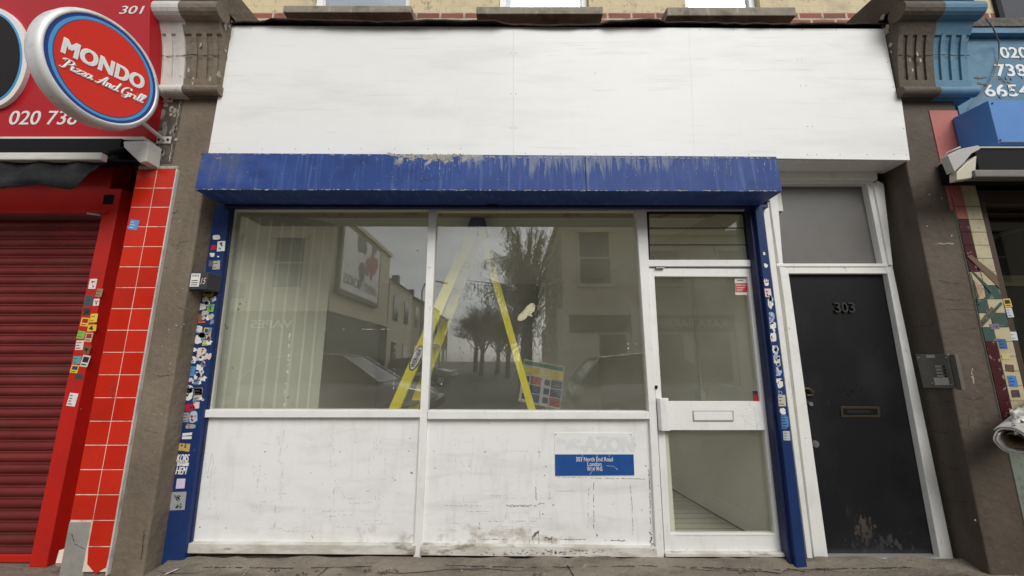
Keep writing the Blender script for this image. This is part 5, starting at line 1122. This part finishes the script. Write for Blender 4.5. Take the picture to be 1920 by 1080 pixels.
for x in (-8.9, -11.6, -14.3): opp_window(CB, x, 4.15, 1.15, 2.0, OY)
b = MB()
for x in (-8.4, -10.4, -12.6): b.box(x - .75, x + .75, OY - .02, OY + .01, .5, 2.2)
b.build('shop_window', m_winglass, CB)
b = MB(); text_mb(b, 'NORTH', (-12.4, OY + .055, 2.7), (-1, 0, 0), (0, 0, 1), 1.4, .32, 0, 0, .02, .01); text_mb(b, 'VAPES', (-9.3, OY + .055, 2.7), (-1, 0, 0), (0, 0, 1), 1.6, .3, 0, 0, .02, .01); b.build('lettering', m_letter, CB)
BB = thing('billboard', (XF + .1, OY - 2.5, 4.2), 'large poster billboard on the flank wall, mirrored in the left pane', 'billboard')
b = MB(); b.box(XF + .01, XF + .16, OY - 5.0, OY - .25, 4.0, 7.1, 0); b.box(XF + .161, XF + .17, OY - 4.8, OY - .45, 4.2, 6.95, 1); b.build('panel', [m_shopdark, m_letter], BB)
b = MB()
for k in range(9): blotch(b, (XF + .172, OY - rnd.uniform(.8, 4.4), rnd.uniform(5.4, 6.9)), rnd.uniform(.25, .6), rnd.choice([0, 0, 1]), (1, 0, 0), .003 + .001 * k)
text_mb(b, 'HARVEY NICHOLS', (XF + .173, OY - 2.6, 4.72), (0, 1, 0), (0, 0, 1), 3.8, .42, 0, 0, .01, .006); b.build('poster', [M('poster_grey', (.12, .12, .12), .6), M('poster_red', (.4, .06, .06), .6)], BB)
hs_pale = 'pale terraced house down the side street, mirrored in the left pane'
for i in range(4):
    y1 = OY - 7.2 - i * 5.2; t = thing('terraced_house', (XF - 3, y1 - 2.6, 0), ('first', 'second', 'third', 'fourth')[i] + ' pale terraced house down the side street, mirrored in the left pane', 'house', 'terraced houses down the side street')
    b = MB(); b.box(XF - 6, XF, y1 - 5.19, y1, 0, 6.0 - .3 * (i % 2)); b.build('wall', m_cream2 if i % 2 == 0 else m_brick2, t)
    b = MB(); zr = 6.0 - .3 * (i % 2); b.prism([(XF + .15, y1, zr + .005), (XF - 6, y1, zr + .005), (XF - 3, y1, zr + 1.6)], (0, -5.19, 0)); b.box(XF - 3.3, XF - 2.7, y1 - .6, y1 - .1, zr + 1.0, zr + 2.6); b.build('roof', m_slate, t)
    for yy_ in (y1 - 1.3, y1 - 3.7):
        for z_ in (.9, 3.7):
            b = MB(); b.box(XF + .0, XF + .04, yy_ - .45, yy_ + .45, z_, z_ + 1.5); b.build('window', m_winglass, t)
m_cream3 = M('bright_cream_paint', (.80, .76, .63), .8)
RB = thing('corner_building', (7, OY, 0), 'brown and cream barber shop building, mirrored in the right pane', 'building')
b = MB(); b.box(2.0, 34, OY - 8, OY, 3.0, 7.0, 0); b.box(1.9, 34, OY - 8, OY + .25, 7.0, 7.2, 0); b.build('wall', m_cream2, RB)
b = MB(); b.box(1.75, 34, OY - 8, OY - .03, 0, 3.0); b.box(1.75, 2.2, OY - .03, OY + .12, 0, 3.3); b.box(4.6, 5.0, OY - .03, OY + .12, 0, 3.3); b.box(8.6, 9.0, OY - .03, OY + .12, 0, 3.3); b.build('shop_base', m_cream3, RB)
b = MB(); b.box(2.2, 4.6, OY - .03, OY + .08, 2.4, 3.05, 0); b.box(5.0, 8.6, OY - .03, OY + .08, 2.4, 3.05, 0); b.build('fascia', m_shopdark, RB)
b = MB(); b.box(3.4, 4.4, OY - .02, OY + .0, .5, 2.3); b.box(5.3, 6.6, OY - .02, OY, .5, 2.3); b.box(7.0, 8.4, OY - .02, OY, .5, 2.3); b.build('shop_window', m_winglass, RB)
b = MB(); text_mb(b, 'KAYA BARBERS', (6.8, OY + .082, 2.73), (-1, 0, 0), (0, 0, 1), 3.0, .30, 0, 0, .03, .01); b.build('lettering', m_letter, RB)
for x in (3.3, 6.2, 9.0, 15, 19, 23): opp_window(RB, x, 4.3, 1.2, 2.1, OY)
# trees
m_bark = M('bark', (.09, .07, .05), .9); m_leaf = M('willow_leaf', (.17, .155, .06), .7, layers=[((.09, .09, .035), 3, .4, .6, 3, .8)]); m_twig = M('twig', (.06, .045, .032), .9)
def tree(name, loc, h, spread, label, weep, nb, seed):
    r = random.Random(seed); t = thing(name, loc, label, 'tree'); b = MB(); cr = MB(); L0 = Vector(loc)
    top = L0 + Vector((.3, 0, h * .62)); b.tube([L0, L0 + Vector((.1, .1, h * .3)), top], [h * .035, h * .026, h * .012], 8)
    for k in range(nb):
        a = r.uniform(0, 6.28); z0 = h * r.uniform(.2, .55); st = L0 + Vector((.15, 0, z0)); rad = spread * r.uniform(.3, 1)
        en = L0 + Vector((rad * math.cos(a), rad * math.sin(a), h * r.uniform(.62, 1.0) * (1 - .35 * (rad / spread) ** 2))); md = (st + en) / 2 + Vector((0, 0, h * .07)); b.tube([st, md, en], [h * .008, h * .004, .008], 5)
        for q_ in range(18 if weep else 26):
            f = r.uniform(.35, 1); p = st.lerp(md, f * 2) if f < .5 else md.lerp(en, f * 2 - 1); dx, dy = r.uniform(-.6, .6), r.uniform(-.6, .6)
            ln = h * r.uniform(.15, .48) if weep else h * r.uniform(.06, .16)
            if weep:
                pts = [p, p + Vector((dx * .5, dy * .5, .05 - ln * .2)), p + Vector((dx, dy, -ln))]
                for s_ in range(18):
                    u = (s_ + r.random()) / 18; c_ = pts[0].lerp(pts[1], u * 2) if u < .5 else pts[1].lerp(pts[2], u * 2 - 1)
                    c_ = c_ + Vector((r.uniform(-.12, .12), r.uniform(-.12, .12), 0)); d_ = Vector((r.uniform(-.09, .09), r.uniform(-.09, .09), -.15)); w_ = Vector((r.uniform(-1, 1), r.uniform(-1, 1), 0))  .normalized() * .018
                    cr.add([c_, c_ + d_ * .5 + w_, c_ + d_, c_ + d_ * .5 - w_], [(0, 1, 2, 3)])
            else:
                for s_ in range(4):
                    e = p + Vector((r.uniform(-1, 1), r.uniform(-1, 1), r.uniform(-.1, 1))) * ln; w_ = Vector((r.uniform(-1, 1), r.uniform(-1, 1), 0)).normalized() * .012
                    cr.add([p - w_, p + w_, e], [(0, 1, 2)])
                    for z_ in range(3): e2 = p.lerp(e, .4 + .2 * z_); e3 = e2 + Vector((r.uniform(-.5, .5), r.uniform(-.5, .5), r.uniform(-.1, .5))); cr.add([e2 - w_ * .7, e2 + w_ * .7, e3], [(0, 1, 2)])
    b.build('trunk', m_bark, t); cr.build('crown', m_leaf if weep else m_twig, t)
tree('willow_tree', (.55, -13.8, -.1), 9.0, 2.7, 'drooping willow tree across the street, mirrored in the middle of the right pane', True, 48, 3)
tree('bare_tree', (-2.9, -34, -.1), 7, 3.4, 'leafless street tree down the side street, mirrored left of the willow', False, 26, 5)
tree('bare_tree', (-.4, -30, -.1), 6.5, 3.4, 'leafless street tree down the side street, mirrored behind the willow', False, 28, 6)
tree('bare_tree', (-1.6, -40, -.1), 7.5, 4, 'broad leafless tree down the side street, mirrored between the ladder legs', False, 34, 9)
tree('bare_tree', (-4.6, -46, -.1), 9, 3.6, 'tall leafless tree at the far end of the side street, mirrored by the mullion', False, 28, 8)
b = MB(); b.tube([(-6.4, -24, -.1), (-6.4, -24, 6.2), (-6.2, -24, 6.7), (-5.6, -24, 6.9), (-4.9, -24, 6.8)], .05, 8); o = thing('street_lamp', (-6.4, -24, 0), 'slim curved street lamp down the side street, mirrored in the left pane', 'street lamp'); b.build('post', m_shopdark, o); b = MB(); b.box(-5.1, -4.6, -24.1, -23.9, 6.7, 6.8); b.build('lamp_head', m_alu, o, .02)
# parked cars
def car(loc, face, paint, label, L_=4.3):
    t = thing('parked_car', loc, label, 'car', 'cars parked in the street'); l0 = Vector(loc)
    W2 = .88
    def P(x, y, z): return l0 + Vector((x * face, y, z))
    st = [(-2.10, .55, .80, .70), (-1.95, .38, .98, .80), (-1.3, .30, 1.02, .87), (-.4, .28, 1.02, .88), (.7, .28, 1.0, .88), (1.25, .30, .95, .86), (1.85, .34, .82, .78), (2.12, .45, .68, .62)]
    b = MB(); n = 10; vs = []
    for (x, zb, zt, hw) in st:
        ring = [(-hw * .92, zb), (-hw, zb + .16), (-hw, zt - .22), (-hw * .93, zt - .05), (-hw * .6, zt + .01), (hw * .6, zt + .01), (hw * .93, zt - .05), (hw, zt - .22), (hw, zb + .16), (hw * .92, zb)]
        vs += [P(x, y, z) for y, z in ring]
    fs = [(i * n + k, i * n + (k + 1) % n, (i + 1) * n + (k + 1) % n, (i + 1) * n + k) for i in range(len(st) - 1) for k in range(n)] + [tuple(range(n)), tuple(range((len(st) - 1) * n, len(st) * n))]
    b.add(vs, fs, 0, True); b.build('body', paint, t)
    b = MB(); rs = [(-2.0, 1.0, .70), (-1.55, 1.48, .62), (-.5, 1.58, .62), (.15, 1.52, .62), (.98, 1.0, .70)]
    vs = [];
    for x, z, hw in rs: vs += [P(x, -hw - (.1 if z < 1.1 else 0), z), P(x, hw + (.1 if z < 1.1 else 0), z)]
    b.add(vs, [(2 * i, 2 * i + 1, 2 * i + 3, 2 * i + 2) for i in range(4)] + [(0, 2, 4, 6, 8), (1, 3, 5, 7, 9)], 0, False); b.build('cabin_glass', m_winglass, t, .04)
    b = MB(); b.prism([P(-1.58, -.60, 1.49), P(-.5, -.60, 1.59), P(.12, -.60, 1.53), P(.12, -.60, 1.56), P(-.5, -.60, 1.62), P(-1.58, -.60, 1.52)], (0, 1.2, 0))
    for s in (-1, 1):
        for xa, za, xc, zc_ in ((.98, 1.0, .15, 1.53), (-2.0, 1.0, -1.55, 1.49), (-.45, 1.0, -.5, 1.58)): b.tube([P(xa, s * .79, za), P(xc, s * .63, zc_)], .028, 6)
    b.build('roof', paint, t, .01)
    for x in (-1.32, 1.32):
        for s in (-1, 1):
            b = MB(); b.cyl(P(x, s * .72 if s > 0 else -.90, .31), (0, 1, 0), .31, .18, 24); w_ = b.build('wheel', m_black, t, .03); b = MB(); b.cyl(P(x, s * .905 - (.0 if s > 0 else .005), .31), (0, 1, 0), .2, .01, 20); b.build('rim', m_alu, w_)
    for s in (-1, 1):
        b = MB(); b.prism([P(1.78, s * .79, .70), P(2.08, s * .60, .62), P(2.12, s * .50, .70), P(1.86, s * .74, .80)], (0, 0, .05)); b.build('headlight', m_alu, t)
carp = lambda c, n_: M(n_, c, .25, .3, coat=.6)
car((-3.75, -6.1, -.13), 1, carp((.30, .31, .32), 'silver_car_paint'), 'silver car parked along the kerb, mirrored at the foot of the left pane')
car((3.4, -6.0, -.13), 1, carp((.45, .44, .42), 'pale_car_paint'), 'pale car parked along the kerb, mirrored at the foot of the right pane')
t0 = car((-5.4, -20.5, -.13), 1, carp((.25, .25, .26), 'grey_car_paint'), 'grey car at the mouth of the side street, mirrored left of the ladder')
